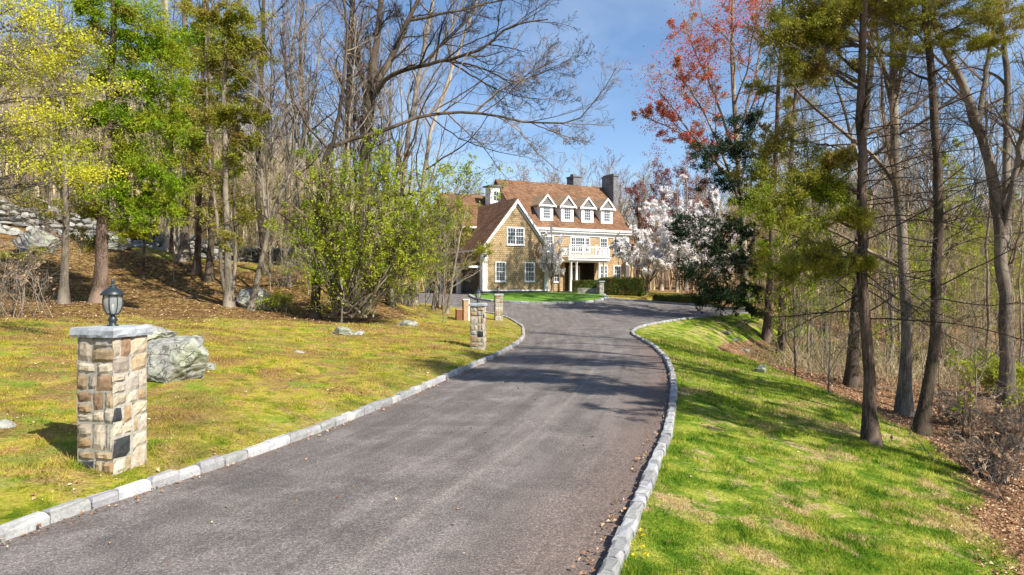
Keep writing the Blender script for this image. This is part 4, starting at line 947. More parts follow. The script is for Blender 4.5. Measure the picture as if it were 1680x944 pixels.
hero('bare_tree', 'straight grey trunk in the dead leaves between the near cedar and the dark leaning trunk', 'tree', 18.7,
     [([(1483, 657), (1487, 547), (1482, 420), (1472, 305), (1467, 152), (1462, -40), (1458, -250)], .155, .07), ([(1467, 200), (1440, 60, .5), (1400, -120, 1)], .06, .02), ([(1468, 170), (1500, 20, -.5), (1540, -140, -1)], .06, .02)], M['bark_grey'], M['twig'], TW(10, 6, 4, 2), seed=2)
hero('cedar_tree', 'dark leaning cedar trunk with flared base at the edge of the dead leaves', 'tree', 15.4,
     [([(1510, 706), (1521, 640), (1530, 579), (1538, 484), (1539, 305), (1531, 152), (1523, 40), (1515, -140)], .13, .06)], M['bark_dark'], M['twig_dark'], [((8, .6, .98, .16, 1.3, .05, .1, 6), {}), ((5, .3, 1, .4, .8, 0, .1, 4), {})],
     leaf=lambda cur, r: [(blobs([(1528, 26, 50, 16), (1590, 18, 50, 16), (1645, 28, 34, 18), (1470, 20, 36, 12), (1560, 70, 40, 14), (1620, 60, 40, 12), (1500, 80, 30, 12)], 15.4, 42000, r, 16, .3), .055, .015, None, M['cedar_olive']), (blobs([(1470, -60, 80, 40), (1570, -70, 80, 40), (1520, -150, 80, 50), (1440, -120, 50, 40)], 15.4, 26000, r), .09, .035, None, M['cedar_olive'])],
     dead=((60, .24, .92, .24, 1.4, .0, .07, 9), dict(rr=.14, rmin=.006, taper=.2, gravity=.02, angv=.3)), seed=3)
hero('bare_tree', 'leaning dark trunk with pale foot behind the near cedar', 'tree', 24.5,
     [([(1398, 612), (1402, 547), (1407, 452), (1413, 300), (1426, 120), (1440, -80)], .19, .08), ([(1413, 290), (1385, 180, 1), (1340, 40, 2), (1310, -80, 2)], .06, .02)], M['bark_dark'], M['twig'], TW(8, 5, 4, 2), seed=4)
hero('beech_tree', 'large smooth-barked tree forking low at the right photo edge', 'tree', 20.5,
     [([(1655, 655), (1650, 540), (1645, 457), (1636, 330), (1605, 203), (1569, 117), (1535, 40), (1500, -60)], .22, .075), ([(1646, 400), (1652, 250, .4), (1650, 120, .6), (1643, 20, .8), (1640, -120, 1)], .13, .05),
      ([(1645, 380), (1670, 260, -.5), (1690, 150, -1), (1712, 20, -1.5)], .10, .04), ([(1605, 203), (1625, 80, .6), (1650, -60, 1)], .09, .03)], M['bark_grey'], M['twig'], TW(8, 5, 4, 2),
     leaf=lambda cur, r: [(along(cur, 1500, r)[0], .05, .035, None, M['spring'])], seed=5)
DK = [(1223, 203, 34, 16), (1188, 244, 36, 18), (1178, 292, 30, 14), (1150, 262, 18, 10), (1122, 358, 20, 12), (1117, 388, 18, 12), (1137, 452, 26, 22), (1160, 410, 22, 12), (1215, 330, 24, 14), (1175, 480, 30, 16), (1205, 375, 26, 14), (1240, 500, 30, 14)]
OL = [(1262, 250, 36, 16), (1300, 170, 30, 14), (1270, 400, 34, 18), (1230, 440, 34, 18), (1290, 480, 30, 14), (1250, 310, 30, 16), (1310, 370, 26, 16), (1215, 470, 30, 14)]
x_, y_ = hit(1268, 565)
print('cedar cluster at', x_, y_)
DK = DK + [(1190, 430, 30, 10), (1150, 490, 30, 8)]
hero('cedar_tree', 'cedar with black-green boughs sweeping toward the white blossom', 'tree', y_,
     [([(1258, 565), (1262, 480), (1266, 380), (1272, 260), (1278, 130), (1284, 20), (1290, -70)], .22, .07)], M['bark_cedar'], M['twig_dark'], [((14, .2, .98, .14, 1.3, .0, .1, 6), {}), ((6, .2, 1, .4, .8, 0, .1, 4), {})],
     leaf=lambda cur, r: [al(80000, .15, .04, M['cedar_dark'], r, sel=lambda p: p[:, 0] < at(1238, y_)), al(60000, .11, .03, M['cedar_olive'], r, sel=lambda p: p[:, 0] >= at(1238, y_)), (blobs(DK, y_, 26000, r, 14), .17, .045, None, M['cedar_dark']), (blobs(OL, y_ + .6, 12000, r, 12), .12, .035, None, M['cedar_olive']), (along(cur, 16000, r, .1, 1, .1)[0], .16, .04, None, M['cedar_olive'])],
     extra=lambda T, r: reach(T[0][0], DK * 2 + OL * 2, y_, r, .035, .12), seed=6)
hero('cedar_tree', 'second reddish cedar trunk close beside the cedar with black-green boughs', 'tree', y_ - 2,
     [([(1279, 572), (1283, 480), (1292, 350), (1302, 200), (1312, 40), (1318, -60)], .18, .06)], M['bark_cedar'], M['twig'], [((16, .2, .98, .13, 1.3, .0, .1, 6), {}), ((7, .2, 1, .4, .8, 0, .1, 4), {})],
     leaf=lambda cur, r: [(blobs([(1350, 60, 36, 24), (1300, 120, 34, 18), (1370, 120, 26, 14), (1290, 420, 36, 16), (1340, 470, 30, 14)], y_ - 2, 20000, r), .12, .04, None, M['cedar_olive']),
                          (blobs([(1345, 360, 26, 12), (1300, 450, 30, 12), (1248, 410, 26, 12)], y_ - 2, 5000, r), .15, .04, None, M['cedar'])], seed=7)
# red maple behind
ym = 51.0
def RSEL(cur, r):
    p, d = along(cur, 42000, r, .2, 1, .08); px = 840 + p[:, 0] / p[:, 1] * F; k = (px < 1245) & (p[:, 2] > 9) & (fbm(p[:, 0] * .5, p[:, 2] * .5, 91) > -.06)
    return (p[k], .11, .07, None, M['redleaf'])
RM = [(1090, 130, 30, 22), (1120, 90, 30, 20), (1150, 60, 34, 24), (1195, 35, 34, 26), (1215, 5, 30, 20), (1110, 165, 34, 18), (1150, 125, 34, 20), (1165, 165, 30, 14), (1140, 95, 22, 20), (1100, 185, 30, 12), (1240, 10, 26, 24), (1078, 205, 22, 12), (1180, 95, 30, 16), (1230, 60, 26, 20), (1075, 250, 14, 10)]
hero('maple_tree', 'tall maple with red spring leaves against the sky', 'tree', ym,
     [([(1222, 505), (1220, 400), (1214, 300), (1205, 180), (1200, 60), (1205, -50)], .30, .08), ([(1216, 340), (1180, 240, -1), (1140, 160, -2), (1100, 110, -3)], .13, .03), ([(1215, 320), (1160, 250, 1), (1100, 210, 1), (1052, 190, 1)], .12, .03),
      ([(1213, 280), (1170, 150, 1), (1130, 60, 2), (1120, 20, 2)], .12, .03), ([(1208, 240), (1240, 120), (1260, 20), (1280, -60)], .12, .03), ([(1216, 350), (1270, 260, 1), (1310, 140, 1)], .12, .03)], M['bark_far'], M['twig_pale'], TW(10, 6, 4, 3, .2),
     leaf=lambda cur, r: [(blobs(RM, ym, 8000, r, 50, 1), .13, .08, None, M['redleaf']), RSEL(cur, r), (along(cur, 12000, r, .2, 1, .1)[0], .12, .06, None, M['tanbud'])], seed=8)
# trees with dark red buds right of the house
for k, (px, h_, yy) in enumerate(((1045, 13, 88), (1085, 14.5, 84), (1125, 15, 82))):
    x = at(px, yy); r = np.random.default_rng(300 + k); z = land(x, yy)
    T = flare(limbs([([(x, yy, z - .2), (x + .3, yy, z + h_ * .4), (x, yy, z + h_)], .2, .04)], 12, .05, r)); A = spawn(T, 18, .2, .97, .42, .75, .2, .1, 8, r=r, taper=.55); B = spawn(A, 7, .2, 1, .4, .7, .1, .12, 5, r=r, rmin=.012); C = spawn(B, 5, .2, 1, .5, .7, .1, .12, 3, r=r, rmin=.01)
    plant('budding_tree', ['leftmost rusty-budded tree rising right of the chimney', 'middle rusty-budded tree behind the white blossom', 'rightmost rusty-budded tree behind the white blossom'][k], 'tree', (x, yy, z), [T, A], [B, C], M['bark_far'], M['twig_red'], [(along(C, 7000, r, .2, 1, .15)[0], .16, .09, None, M['rustbud'])])
# white blossom trees
def blossom(label, px, y, h, spread_, seed, n=9000, pxl=None):
    x = at(px, y); r = np.random.default_rng(seed); z = land(x, y)
    T = flare(limbs([([(x, y, z - .1), (x + .1, y, z + h * .4), (x, y, z + h * .95)], .12, .03)] + [([(x, y, z + h * .12), (x + spread_ * .6 * math.cos(a), y + spread_ * .6 * math.sin(a), z + h * .5), (x + spread_ * math.cos(a), y + spread_ * math.sin(a), z + h * r.uniform(.6, .9))], .06, .012) for a in r.uniform(0, 6.28, 7)], 12, .04, r))
    A = spawn(T, 9, .2, 1, .28, .8, .1, .12, 6, r=r, rmin=.01); B = spawn(A, 6, .2, 1, .5, .7, .05, .14, 4, r=r, rmin=.007); C = spawn(B, 3, .2, 1, .6, .7, .05, .14, 3, r=r, rmin=.005)
    p = np.concatenate([along(B, n // 3, r, .1, 1, .04)[0], along(C, n, r, .1, 1, .05)[0]])
    plant('blossom_tree', label, 'tree', (x, y, z), [T], [A, B, C], M['bark_far'], M['twig_pale'], [(p, .13, .11, None, M['blossom'])])
blossom('slim white-flowering tree against the shingled wall left of the porch', 905, 63.2, 6.2, .9, 400, 4200)
blossom('bushy white-flowering tree right of the house corner', 1062, 64.5, 6.8, 3.3, 401, 34000)
blossom('tall white-flowering tree left of the black-green cedar boughs', 1110, 68, 11.0, 4.6, 402, 36000)
blossom('low pale-flowering tree under the black-green cedar boughs', 1150, 60, 6.8, 3.4, 403, 20000)
# hedges
hx, hy = at(1021, 59.6), 59.6
hedge('tall clipped hedge right of the short stone post', hx + .1, hy + .9, 3.9, 1.2, 1.55, -.42, 1)
hedge('low long clipped hedge beside the far kerb', at(1120, 54.6), 54.9, 4.6, 1.0, .68, -.62, 2)
hedge('low dark hedge behind the low grey stone wall', at(962, 63), 62.6, 2.6, .8, 1.25, -.1, 3)

# left side -------------------------------------------------------
LB = [(150, 25, 44, 26), (193, 76, 42, 28), (229, 127, 40, 28), (254, 203, 36, 28), (203, 254, 40, 28), (244, 277, 34, 22), (285, 307, 22, 22), (275, 350, 26, 20), (213, 335, 40, 20), (285, 90, 24, 26), (150, 120, 40, 26), (130, 200, 36, 26), (130, 290, 36, 20), (170, 180, 40, 26), (225, 20, 44, 22), (290, 155, 24, 26), (285, 210, 20, 26), (240, 372, 30, 10), (135, 345, 24, 10), (190, 310, 30, 20), (255, 60, 30, 30)]
hero('cedar_tree', 'full bright green cedar on a reddish trunk left of centre of the mossy bank', 'tree', 27.5,
     [([(163, 488), (167, 430), (170, 350), (176, 220), (185, 80), (190, -60)], .26, .09)], M['bark_cedar'], M['twig_dark'], [((26, .15, .98, .13, 1.3, -.02, .1, 7), {}), ((7, .2, 1, .4, .8, 0, .1, 4), {})],
     leaf=lambda cur, r: [al(110000, .11, .03, M['cedar'], r), (blobs(LB, 27.5, 40000, r, 14), .12, .032, None, M['cedar']), (along(cur, 14000, r, .1, 1, .08)[0], .16, .04, None, M['cedar_olive'])], extra=lambda T, r: reach(T[0][0], LB * 2, 27.5, r, .03, .1), seed=20)
LB2 = [(371, 60, 26, 26), (407, 25, 28, 22), (425, 76, 16, 24), (400, 127, 26, 24), (418, 190, 14, 20), (345, 110, 24, 24), (340, 25, 26, 20), (385, 175, 24, 18), (350, 190, 22, 18), (325, 150, 18, 24), (390, 80, 24, 20), (405, 235, 18, 10)]
hero('cedar_tree', 'olive cedar with several grey stems rising from one foot', 'tree', 31.5,
     [([(376, 505), (373, 420), (371, 305), (368, 178), (374, 20), (378, -80)], .17, .06), ([(380, 500), (386, 420, .3), (384, 330, .3), (390, 200, .3)], .09, .03), ([(372, 500), (362, 430, -.3), (352, 330, -.3), (340, 220, -.3), (338, 60, -.3)], .09, .03)], M['bark_grey'], M['twig'], [((18, .25, .98, .13, 1.2, .02, .1, 7), {}), ((7, .2, 1, .4, .8, 0, .1, 4), {})],
     leaf=lambda cur, r: [al(45000, .14, .036, M['cedar_olive'], r), (blobs(LB2, 31.5, 14000, r, 11), .15, .04, None, M['cedar_olive']), (along(cur, 14000, r, .1, 1, .08)[0], .15, .04, None, M['cedar_olive'])], extra=lambda T, r: reach(T[0][0], LB2 * 2, 31.5, r, .025, .1), dead=((34, .25, .7, .12, 1.35, .05, .1, 7), dict(rr=.17, rmin=.008, taper=.2, angv=.3)), seed=21)
hero('cedar_tree', 'thin grey cedar trunk left of the full bright green cedar', 'tree', 26.0,
     [([(105, 500), (107, 440), (108, 340), (104, 220), (100, 60), (100, -50)], .14, .05)], M['bark_grey'], M['twig_pale'], [((26, .2, .98, .12, 1.35, .0, .1, 7), {}), ((7, .2, 1, .4, .8, 0, .1, 4), {})],
     leaf=lambda cur, r: [(blobs([(40, 420, 36, 9), (95, 350, 20, 10), (60, 240, 40, 26), (90, 160, 36, 30), (60, 60, 44, 34), (30, 330, 40, 12), (115, 60, 30, 30)], 26.0, 15000, r), .13, .035, None, M['cedar_olive'])],
     dead=((36, .15, .8, .15, 1.4, .0, .1, 7), dict(rr=.17, rmin=.008, taper=.2, angv=.3)), seed=22)
hero('cedar_tree', 'thin-crowned olive cedar behind the many-stemmed cedar', 'tree', 37,
     [([(322, 470), (325, 400), (328, 300), (330, 200), (333, 80), (335, -60)], .16, .06)], M['bark_cedar'], M['twig'], [((40, .12, .98, .14, 1.3, .0, .1, 7), {}), ((8, .2, 1, .4, .8, 0, .1, 4), {}), ((4, .2, 1, .5, .8, 0, .1, 3), {})],
     leaf=lambda cur, r: [(along(cur, 26000, r, .1, 1, .07)[0], .15, .04, None, M['cedar_olive']), (blobs([(300, 190, 26, 22), (320, 230, 30, 18), (345, 60, 30, 26), (310, 90, 26, 26), (290, 250, 22, 18), (360, 270, 20, 12)], 37, 16000, r), .17, .045, None, M['cedar'])], seed=24)
# yellow flowering maple reaching in from the left
YL = [(66, 92, 30, 18), (102, 102, 24, 14), (142, 66, 20, 10), (150, 148, 22, 10), (203, 142, 18, 8), (60, 272, 28, 10), (125, 285, 34, 12), (165, 285, 26, 10), (15, 248, 20, 9), (30, 10, 36, 14), (55, 38, 26, 12), (20, 130, 24, 20), (40, 200, 30, 14), (90, 190, 34, 12), (100, 245, 30, 10)]
hero('flowering_maple', 'maple with yellow flower clusters reaching in at the upper left', 'tree', 15.5,
     [([(-150, 640), (-140, 480), (-120, 300), (-110, 120), (-100, -60)], .2, .08)] + [([(-125, 330 - 20 * k), (-40, s[1] + 30), (s[0] - 10, s[1] + 4)], .045, .008) for k, s in enumerate(YL)], M['bark_grey'], M['twig_pale'], TW(7, 6, 4, 3, .1),
     leaf=lambda cur, r: [(blobs(YL, 15.5, 10000, r, 90, 1), .05, .038, None, M['yellow']), (along(cur, 1800, r, .3, 1, .03)[0], .05, .035, None, M['yellow'])], seed=23)
# trunks on the slope
LT = [('straight dark grey trunk standing before the stone wall', 39.5, [([(302, 436), (305, 254), (305, 120), (300, -60)], .24, .12)], 'bark_grey', 'twig', TW(9, 5, 4, 2)),
      ('pale stout trunk left of the straight dark grey trunk', 42.5, [([(279, 424), (280, 300), (274, 100), (270, -60)], .26, .13)], 'bark_pale', 'twig_pale', TW(8, 5, 4, 2)),
      ('slim dark trunk with spreading foot right of the straight dark grey trunk', 36, [([(343, 455), (347, 350), (345, 203), (340, 25), (338, -80)], .16, .07)], 'bark_dark', 'twig', TW(9, 5, 4, 2)),
      ('tiny young trunk alone left of the stone wall trunks', 36, [([(236, 432), (236, 400), (235, 350)], .07, .03)], 'bark_dark', 'twig', TW(6, 4, 3, 2)),
      ('grey forked sapling bending right above the rough grey boulder', 31.5, [([(412, 503), (428, 430), (447, 356), (473, 285), (484, 210), (478, 120), (490, 0)], .13, .04), ([(440, 380), (430, 290), (440, 200), (446, 120), (436, 20)], .07, .03), ([(470, 290), (500, 220, .3), (520, 120, .3), (530, 20, .3)], .06, .02), ([(447, 356), (470, 330), (510, 300, .2), (545, 270, .2)], .04, .012)], 'bark_grey', 'twig_pale', TW(9, 6, 4, 3, .2)),
      ('tall dark straight trunk right of the forked grey sapling', 38, [([(437, 470), (425, 330), (424, 230), (430, 100), (435, -60)], .17, .08)], 'bark_dark', 'twig_dark', TW(9, 5, 4, 3)),
      ('ivy-dark trunk beside the leafy green shrub that throws one long limb over the house', 31.0, [([(516, 512), (520, 430), (524, 343), (534, 257), (546, 236)], .22, .13), ([(546, 240), (586, 226, .4), (626, 217, .8), (700, 189, 1.5), (780, 186, 2.2), (866, 200, 3), (929, 203, 3.4), (981, 160, 3.8), (1012, 112, 4)], .10, .018),
                ([(546, 240), (562, 150), (568, 60), (560, -40)], .09, .03), ([(540, 245), (500, 200), (470, 130), (460, 40)], .06, .02), ([(866, 200, 3), (930, 225, 3.2), (965, 238, 3.4)], .03, .008), ([(700, 189, 1.5), (760, 230, 1.5), (830, 252, 1.5), (880, 262, 1.5)], .035, .008), ([(780, 186, 2.2), (820, 150, 2.4), (870, 120, 2.6), (930, 90, 3)], .035, .008)], 'bark_dark', 'twig', TW(15, 8, 5, 4, .05)),
      ('huge dark forked oak whose limbs spread across the upper sky', 38.0, [([(590, 480), (597, 380), (600, 246), (609, 143), (613, 100)], .42, .26), ([(612, 110), (620, 50), (634, -60)], .2, .1), ([(608, 150), (640, 100, .5), (670, 34, 1), (700, -30, 1.5)], .2, .1), ([(606, 170), (640, 124, -1), (690, 108, -2), (735, 98, -3), (792, 80, -4), (838, 42, -4.5), (900, 32, -5)], .15, .03),
                ([(723, 100, -2.5), (780, 108, -3), (849, 134, -3.5), (905, 112, -4), (950, 90, -4)], .06, .012), ([(670, 34, 1), (740, 20, 1), (820, 2, 1), (900, -10, 1)], .09, .02), ([(735, 98, -3), (800, 140, -3), (860, 160, -3), (930, 165, -3.4)], .05, .01), ([(604, 190), (590, 100, .5), (576, 10, .7), (570, -60, 1)], .14, .06), ([(690, 108, -2), (740, 60, -2), (790, 10, -2), (830, -30, -2)], .07, .02)], 'bark_dark', 'twig_dark', TW(15, 8, 6, 4, .04)),
      ('straight brown trunk left of the huge forked oak', 40, [([(566, 470), (569, 330), (571, 200), (574, 100), (582, -50)], .24, .12)], 'bark_cedar', 'twig', TW(9, 5, 4, 3)),
      ('pale leaning trunk right of the huge forked oak', 43, [([(655, 480), (662, 330), (668, 240), (684, 143), (700, 57), (716, -40)], .2, .1), ([(684, 143), (720, 80), (760, 10), (780, -40)], .08, .03)], 'bark_pale', 'twig_pale', TW(9, 6, 4, 3)),
      ('second pale leaning trunk farther right of the huge forked oak', 45, [([(680, 480), (694, 300), (706, 220), (726, 160), (748, 95), (790, -20)], .17, .07), ([(720, 180), (740, 120), (742, 20), (738, -40)], .07, .03)], 'bark_pale', 'twig', TW(9, 6, 4, 3)),
      ('slender grey trunk between the forked sapling and the ivy-dark trunk', 41, [([(482, 462), (484, 330), (500, 200), (492, 90), (500, -40)], .15, .07)], 'bark_far', 'twig_pale', TW(10, 6, 4, 2)),
      ('thin bare tree nearest the garage doors', 44, [([(711, 522), (716, 450), (722, 380), (720, 300)], .10, .03), ([(716, 450), (735, 430), (765, 412)], .03, .01)], 'bark_grey', 'twig_pale', TW(10, 5, 4, 2)),
      ('leaning thin bare tree in front of the garage doors', 43, [([(733, 515), (742, 460), (752, 400), (765, 345)], .10, .03), ([(745, 450), (775, 432), (800, 425)], .035, .01)], 'bark_grey', 'twig_pale', TW(10, 5, 4, 2)),
      ('crooked dark stem left of the thin trees by the garage', 42, [([(671, 516), (676, 470), (690, 400), (700, 330)], .12, .04)], 'bark_dark', 'twig', TW(9, 5, 4, 2)),
      ('mossy trunk in the shade beside the leafy green shrub', 39, [([(640, 505), (643, 430), (650, 330), (654, 230)], .2, .08)], 'bark_dark', 'twig', TW(9, 5, 4, 2))]
for k, (lab, y, paths, bk, tw, lv) in enumerate(LT):
    hero('bare_tree', lab, 'tree', y, paths, M[bk], M[tw], lv, seed=40 + k)
hero('cedar_tree', 'small olive cedar in front of the garage roof', 'tree', 45.5,
     [([(727, 505), (733, 430), (737, 360), (738, 318)], .11, .03)], M['bark_cedar'], M['twig'], [((26, .2, .98, .4, 1.2, .0, .1, 7), {}), ((7, .2, 1, .4, .8, 0, .1, 4), {})],
     leaf=lambda cur, r: [(blobs([(765, 385, 26, 12), (785, 410, 22, 9), (725, 400, 26, 14), (745, 355, 24, 14), (700, 385, 22, 14), (770, 430, 14, 7)], 45.5, 8500, r), .17, .045, None, M['cedar_olive'])], seed=70)
def SHL(p, r): return p[(p[:, 2] > zland(p[:, 0], p[:, 1]) + 1.7) | (r.uniform(size=len(p)) < .16)]
# leafy green multi-stem shrub
SB = [(560, 410, 44, 34), (600, 335, 50, 32), (655, 300, 46, 24), (722, 285, 50, 10), (500, 380, 24, 20), (650, 372, 44, 24), (700, 345, 34, 18), (530, 465, 30, 24), (600, 455, 44, 24), (672, 425, 42, 18), (540, 345, 34, 24), (640, 275, 40, 12), (575, 280, 34, 16), (760, 290, 30, 8), (690, 330, 40, 10), (690, 400, 34, 14)]
r = np.random.default_rng(88)
stems = [([(574 + r.normal() * 20, 521), ((574 + s[0]) / 2 + r.normal() * 8, (500 + s[1]) / 2 + 20, r.normal() * .6), (s[0] + r.normal() * 10, s[1], r.normal() * .8)], .05, .012) for s in SB + [(500, 300, 1, 1), (520, 250, 1, 1), (620, 240, 1, 1), (790, 285, 1, 1), (745, 350, 1, 1), (470, 360, 1, 1)] for _ in range(2)]
hero('leafy_shrub', 'big yellow-green leafing shrub of many stems on the mossy bank', 'shrub', 30.3, stems, M['bark_grey'], M['twig'], [((7, .25, 1, .3, .8, .12, .1, 6), {}), ((5, .2, 1, .5, .8, .1, .12, 4), {}), ((4, .2, 1, .5, .8, .05, .1, 3), {})],
     leaf=lambda cur, r: [(SHL(along(cur, 34000, r, .2, 1, .05)[0], r), .10, .055, None, M['spring']), (blobs(SB, 30.3, 5500, r, 40, .7), .11, .065, None, M['spring'])], seed=71, tsides=6)
# right-side bushes
def bush(label, px, py, h, w, n, m, seed, twm='twig_pale', ns=30, ln=.10, name='bush', twn=5):
    x, y = hit(px, py); r = np.random.default_rng(seed); z = land(x, y)
    sp = []
    for _ in range(ns):
        a = r.uniform(0, 6.28); q = r.uniform(.2, 1) * w; hh = h * r.uniform(.5, 1) ; sx, sy = r.normal(size=2) * w * .2
        sp.append(([(x + sx, y + sy, z - .05), (x + sx + q * .4 * math.cos(a), y + sy + q * .4 * math.sin(a), z + hh * .7), (x + sx + q * math.cos(a), y + sy + q * math.sin(a), z + hh * r.uniform(.75, 1))], .012, .003))
    T = limbs(sp, 8, .03, r); A = spawn(T, twn, .15, 1, .4, .8, .05, .15, 5, r=r, rmin=.0035); B = spawn(A, 3, .2, 1, .5, .8, 0, .15, 3, r=r, rmin=.003)
    plant(name, label, 'bush', (x, y, z), [T], [A, B], M[twm], M[twm], [(along(B, n, r, .1, 1, .05)[0], ln, ln * .6, None, m)] if n else None, None, 5)
bush('fresh green bush low in the wood beyond the cedar trunks', 1312, 548, 1.7, 1.6, 7000, M['shrub'], 1, ln=.10)
bush('green low bush left of the straight grey trunk', 1440, 600, 1.2, 1.8, 6000, M['shrub'], 2)
bush('green low bush between the straight grey trunk and the dark leaning trunk', 1500, 610, 1.2, 1.6, 5000, M['shrub'], 3)
bush('pale green bush right of the dark leaning trunk', 1590, 625, 1.9, 1.7, 6500, M['shrub'], 4)
bush('pale green bush at the right photo edge before the forked tree', 1660, 660, 1.7, 1.5, 5500, M['spring'], 5)
bush('green bush left of the leaning dark trunk with pale foot', 1368, 590, 1.2, 1.6, 4500, M['shrub'], 6)
bush('tangled tan brush below the dark leaning trunk', 1570, 700, 1.0, 1.1, 350, M['tanbud'], 7, ns=60)
bush('tangled tan brush at the right edge above the leaf pile', 1650, 735, 1.1, 1.1, 300, M['tanbud'], 8, ns=70)
bush('tangled tan brush low at the right edge beside the lawn tip', 1620, 790, .8, .9, 250, M['tanbud'], 9, ns=60)
bush('yellowish brush beside the reddish cedar trunks', 1330, 590, 1.2, 1.8, 2500, M['spring'], 10, ns=50)
bush('thin brush with yellow-green buds before the cedar trunks', 1290, 545, 1.3, 1.5, 2500, M['spring'], 11, ns=40)
bush('green bush under the black-green cedar boughs', 1215, 508, 1.3, 1.3, 4000, M['shrub'], 12, ln=.1)
bush('brown brush right of the forked tree foot', 1700, 700, 1.5, 1.2, 600, M['spring'], 13, ns=50)
bush('lone thin upright shoot growing from the tan brush', 1588, 722, 1.9, .25, 60, M['spring'], 14, ns=3, twm='twig_dark')
bush('low yellow-green tuft of twigs left of the leafy green shrub', 455, 512, 1.0, 1.0, 1200, M['spring'], 15)
bush('bare brush between the slope trunks', 470, 470, 1.8, 1.8, 300, M['spring'], 16, ns=50)
bush('bare brush beside the thin trees by the garage', 660, 500, 1.6, 1.4, 900, M['spring'], 17, ns=40)
bush('bare grey brush at far left under the yellow maple', 30, 520, 2.8, 2.6, 300, M['tanbud'], 18, ns=26, twn=6)

# trees outside the frame on the sun side, whose shadows cross the lawn and drive
for k, (x, y) in enumerate(((12.0, 8.6), (17.5, 11.5))):
    T = forest_tree(15, .17, 900 + k, M['bark_cedar'], M['twig_dark'], .35, 'cedar standing outside the picture', '', [(26000, .14, .05, M['cedar_olive'])], dens=1.3, name='cedar_tree', spread=.75)
    T.location = (x, y, land(x, y)); T['label'] = ['cedar just outside the picture on the right, nearest the lawn', 'cedar outside the picture on the right, farther into the wood'][k]

# ------------------------------------------------------------------ ground litter and grass
def scat(n, x0, x1, y0, y1, r, pw=1.6):
    y = y0 + (y1 - y0) * r.uniform(0, 1, n) ** pw; return r.uniform(x0, x1, n), y
def grass():
    r = np.random.default_rng(3); N = 900000
    y = 4.5 + 30 * r.uniform(0, 1, N) ** 1.7; px = r.uniform(-60, 1740, N); x = at(px, y)
    d = XL(y) - x; e = x - XRt(y); lit, need, lush = masks(x, y)
    keep = ((d > .14) | (e > .18)) & (lit < .6) & (need < .5)
    cl = fbm(x * 1.3, y * 1.3, 51) + fbm(x * 4, y * 4, 55) * .6
    keep &= np.where(e > 0, r.uniform(size=N) < .45 + cl * 1.6, r.uniform(size=N) < .22 + cl * 1.3)
    x, y, e, lush, cl = x[keep], y[keep], e[keep], lush[keep], cl[keep]; n = len(x)
    z = zland(x, y) + .02; nearp = np.exp(-((x - PX) ** 2 + (y - 8.35) ** 2) / .5) + np.exp(-np.minimum(np.abs(e), np.abs(XL(y) - x)) / .12) * .6
    h = (1 + 1.2 * nearp) * np.where(e > 0, .048, .036) * r.uniform(.5, 1.5, n) * (1 + np.clip(cl, -.3, .5)) * (.8 + y / 30); w = .0035 * (.7 + y / 8)
    a = r.uniform(0, 6.28, n); lean = r.uniform(.2, 1.1, n) * h; b = r.uniform(0, 6.28, n)
    B = np.stack([x, y, z], -1); s = np.stack([np.cos(a) * w, np.sin(a) * w, np.zeros(n)], -1); t = np.stack([np.cos(b) * lean, np.sin(b) * lean, h], -1)
    V = np.stack([B - s, B + s, B + t], 1).reshape(-1, 3); f = np.arange(n * 3).reshape(-1, 3)
    o = meshobj('grass', V, [f], M['blade'], attrs={'litter': np.zeros(n * 3), 'lush': np.repeat(lush, 3)}); tag(o, 'short patchy spring grass on both sides of the drive', 'grass', kind='stuff')
    print('grass', n)
grass()
def litter():
    r = np.random.default_rng(4); N = 260000; y = 4.5 + 45 * r.uniform(0, 1, N) ** 1.6; x = at(r.uniform(-60, 1760, N), y)
    lit, need, lush = masks(x, y); d = XL(y) - x; e = x - XRt(y)
    pr = np.where(e > .2, lit * .9 + .004, np.where(d > .3, need * .35 + .01 + .05 * (fbm(x * .8, y * .8, 61) > .1), np.where((np.minimum(x - XL(y), XR(y) - x) < .22) & (np.minimum(x - XL(y), XR(y) - x) > .02) & (y < 45), .12, .0015)))
    k = r.uniform(size=N) < pr; x, y = x[k], y[k]; n = len(x); P = np.stack([x, y, zland(x, y) + .03 + r.uniform(0, .03, n) - np.where((x > XL(y)) & (x < XR(y)), .015, 0)], -1)
    a = r.uniform(0, 6.28, n); dr = np.stack([np.cos(a), np.sin(a), r.normal(size=n) * .3], -1); sd = unit(np.stack([-np.sin(a), np.cos(a), r.normal(size=n) * .5], -1)); s = r.uniform(.03, .065, (n, 1)) * (.75 + y[:, None] / 40)
    V = np.stack([P, P + dr * s * .5 + sd * s * .35, P + dr * s, P + dr * s * .5 - sd * s * .35], 1); V[:, 1::2, 2] += .012
    o = meshobj('leaf_litter', V.reshape(-1, 3), [np.arange(n * 4).reshape(-1, 4)], M['deadleaf']); tag(o, 'dry brown fallen leaves over the woodland floor', 'fallen leaves', kind='stuff'); print('litter', n)
litter()
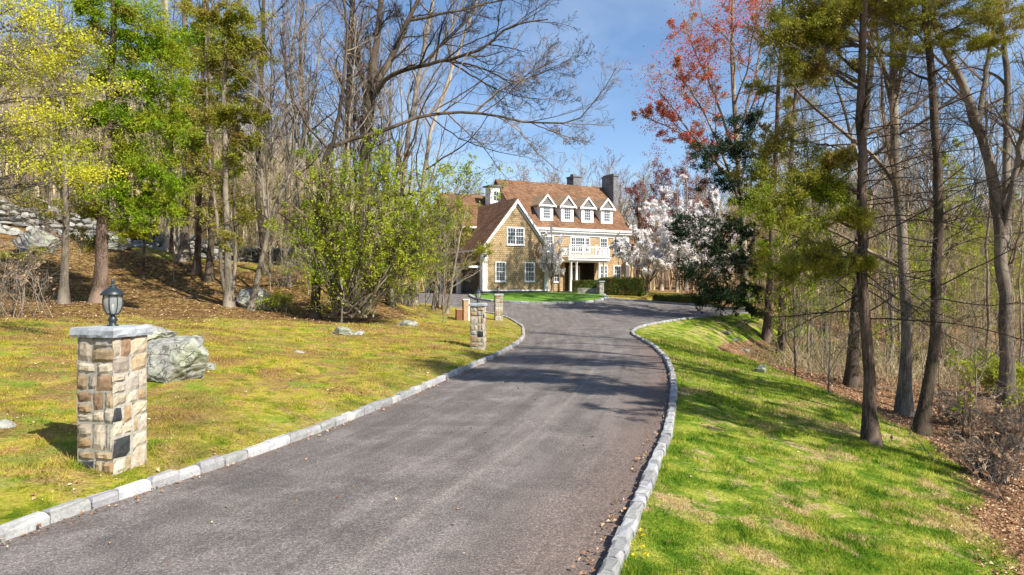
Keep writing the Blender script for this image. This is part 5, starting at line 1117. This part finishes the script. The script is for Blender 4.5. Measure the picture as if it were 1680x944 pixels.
for k, (px, py, ln_, an, lab) in enumerate(((1425, 640, 1.8, .3, 'pale fallen branch behind the near cedar'), (1545, 690, 1.6, 2.6, 'fallen branch at the foot of the dark leaning trunk'), (1370, 625, 1.4, 1.0, 'dark fallen branch below the leaning trunk with pale foot'), (1600, 760, 1.2, .1, 'thin fallen branch by the tan brush'), (1310, 605, 1.6, 2.9, 'dark fallen branch in the leaves below the cedar pair'), (1450, 625, 2.2, 2.2, 'long pale fallen branch before the straight grey trunk'), (300, 492, 1.5, .4, 'dead branch lying on the brown bank'))):
    x, y = hit(px, py); r = np.random.default_rng(700 + k); P = [(x + t * ln_ * math.cos(an) + r.normal() * .06, y + t * ln_ * math.sin(an) + r.normal() * .06) for t in (0, .35, .7, 1)]
    T = limbs([([(a, b_, land(a, b_) + .06 + .05 * i) for i, (a, b_) in enumerate(P)], .035, .008)], 10, .01, r); A = spawn(T, 7, .2, .95, .4, .7, .1, .1, 5, r=r, rmin=.004)
    V, q = tubes([T, A], [6, 4]); o = meshobj('fallen_branch', V - np.array((x, y, land(x, y))), [q], M[['bark_pale', 'bark_dark', 'bark_dark', 'bark_grey', 'bark_dark', 'bark_pale', 'bark_grey'][k]], smooth=True); o.location = (x, y, land(x, y)); tag(o, lab, 'branch')
def dandelions():
    r = np.random.default_rng(8); ym_ = plain('dandelion_yellow', (.85, .62, .02), .6, .1)
    for k, (px, py) in enumerate(((1052, 886), (1056, 893), (1033, 910), (1055, 914), (1041, 928), (1060, 926), (1215, 642), (1306, 716))):
        x, y = hit(px, py); z = land(x, y) + .03; o = empty('dandelion', (x, y, z), 'yellow dandelion in bloom in the grass beside the right kerb', 'flower', 'dandelions in the right lawn')
        b = MB(); b.lathe([(.004, 0), (.003, .05)], seg=5); b.build('stem', M['shrub'], o)
        P = np.zeros((26, 3)); P[:, 2] = .05; a = r.uniform(0, 6.28, 26); V, q = leafgeo(P, .024, .008, r, np.stack([np.cos(a), np.sin(a), r.uniform(.1, 1.2, 26)], -1) * 2); meshobj('bloom', V, [q], ym_, o)
dandelions()
print('objects', len(bpy.data.objects))
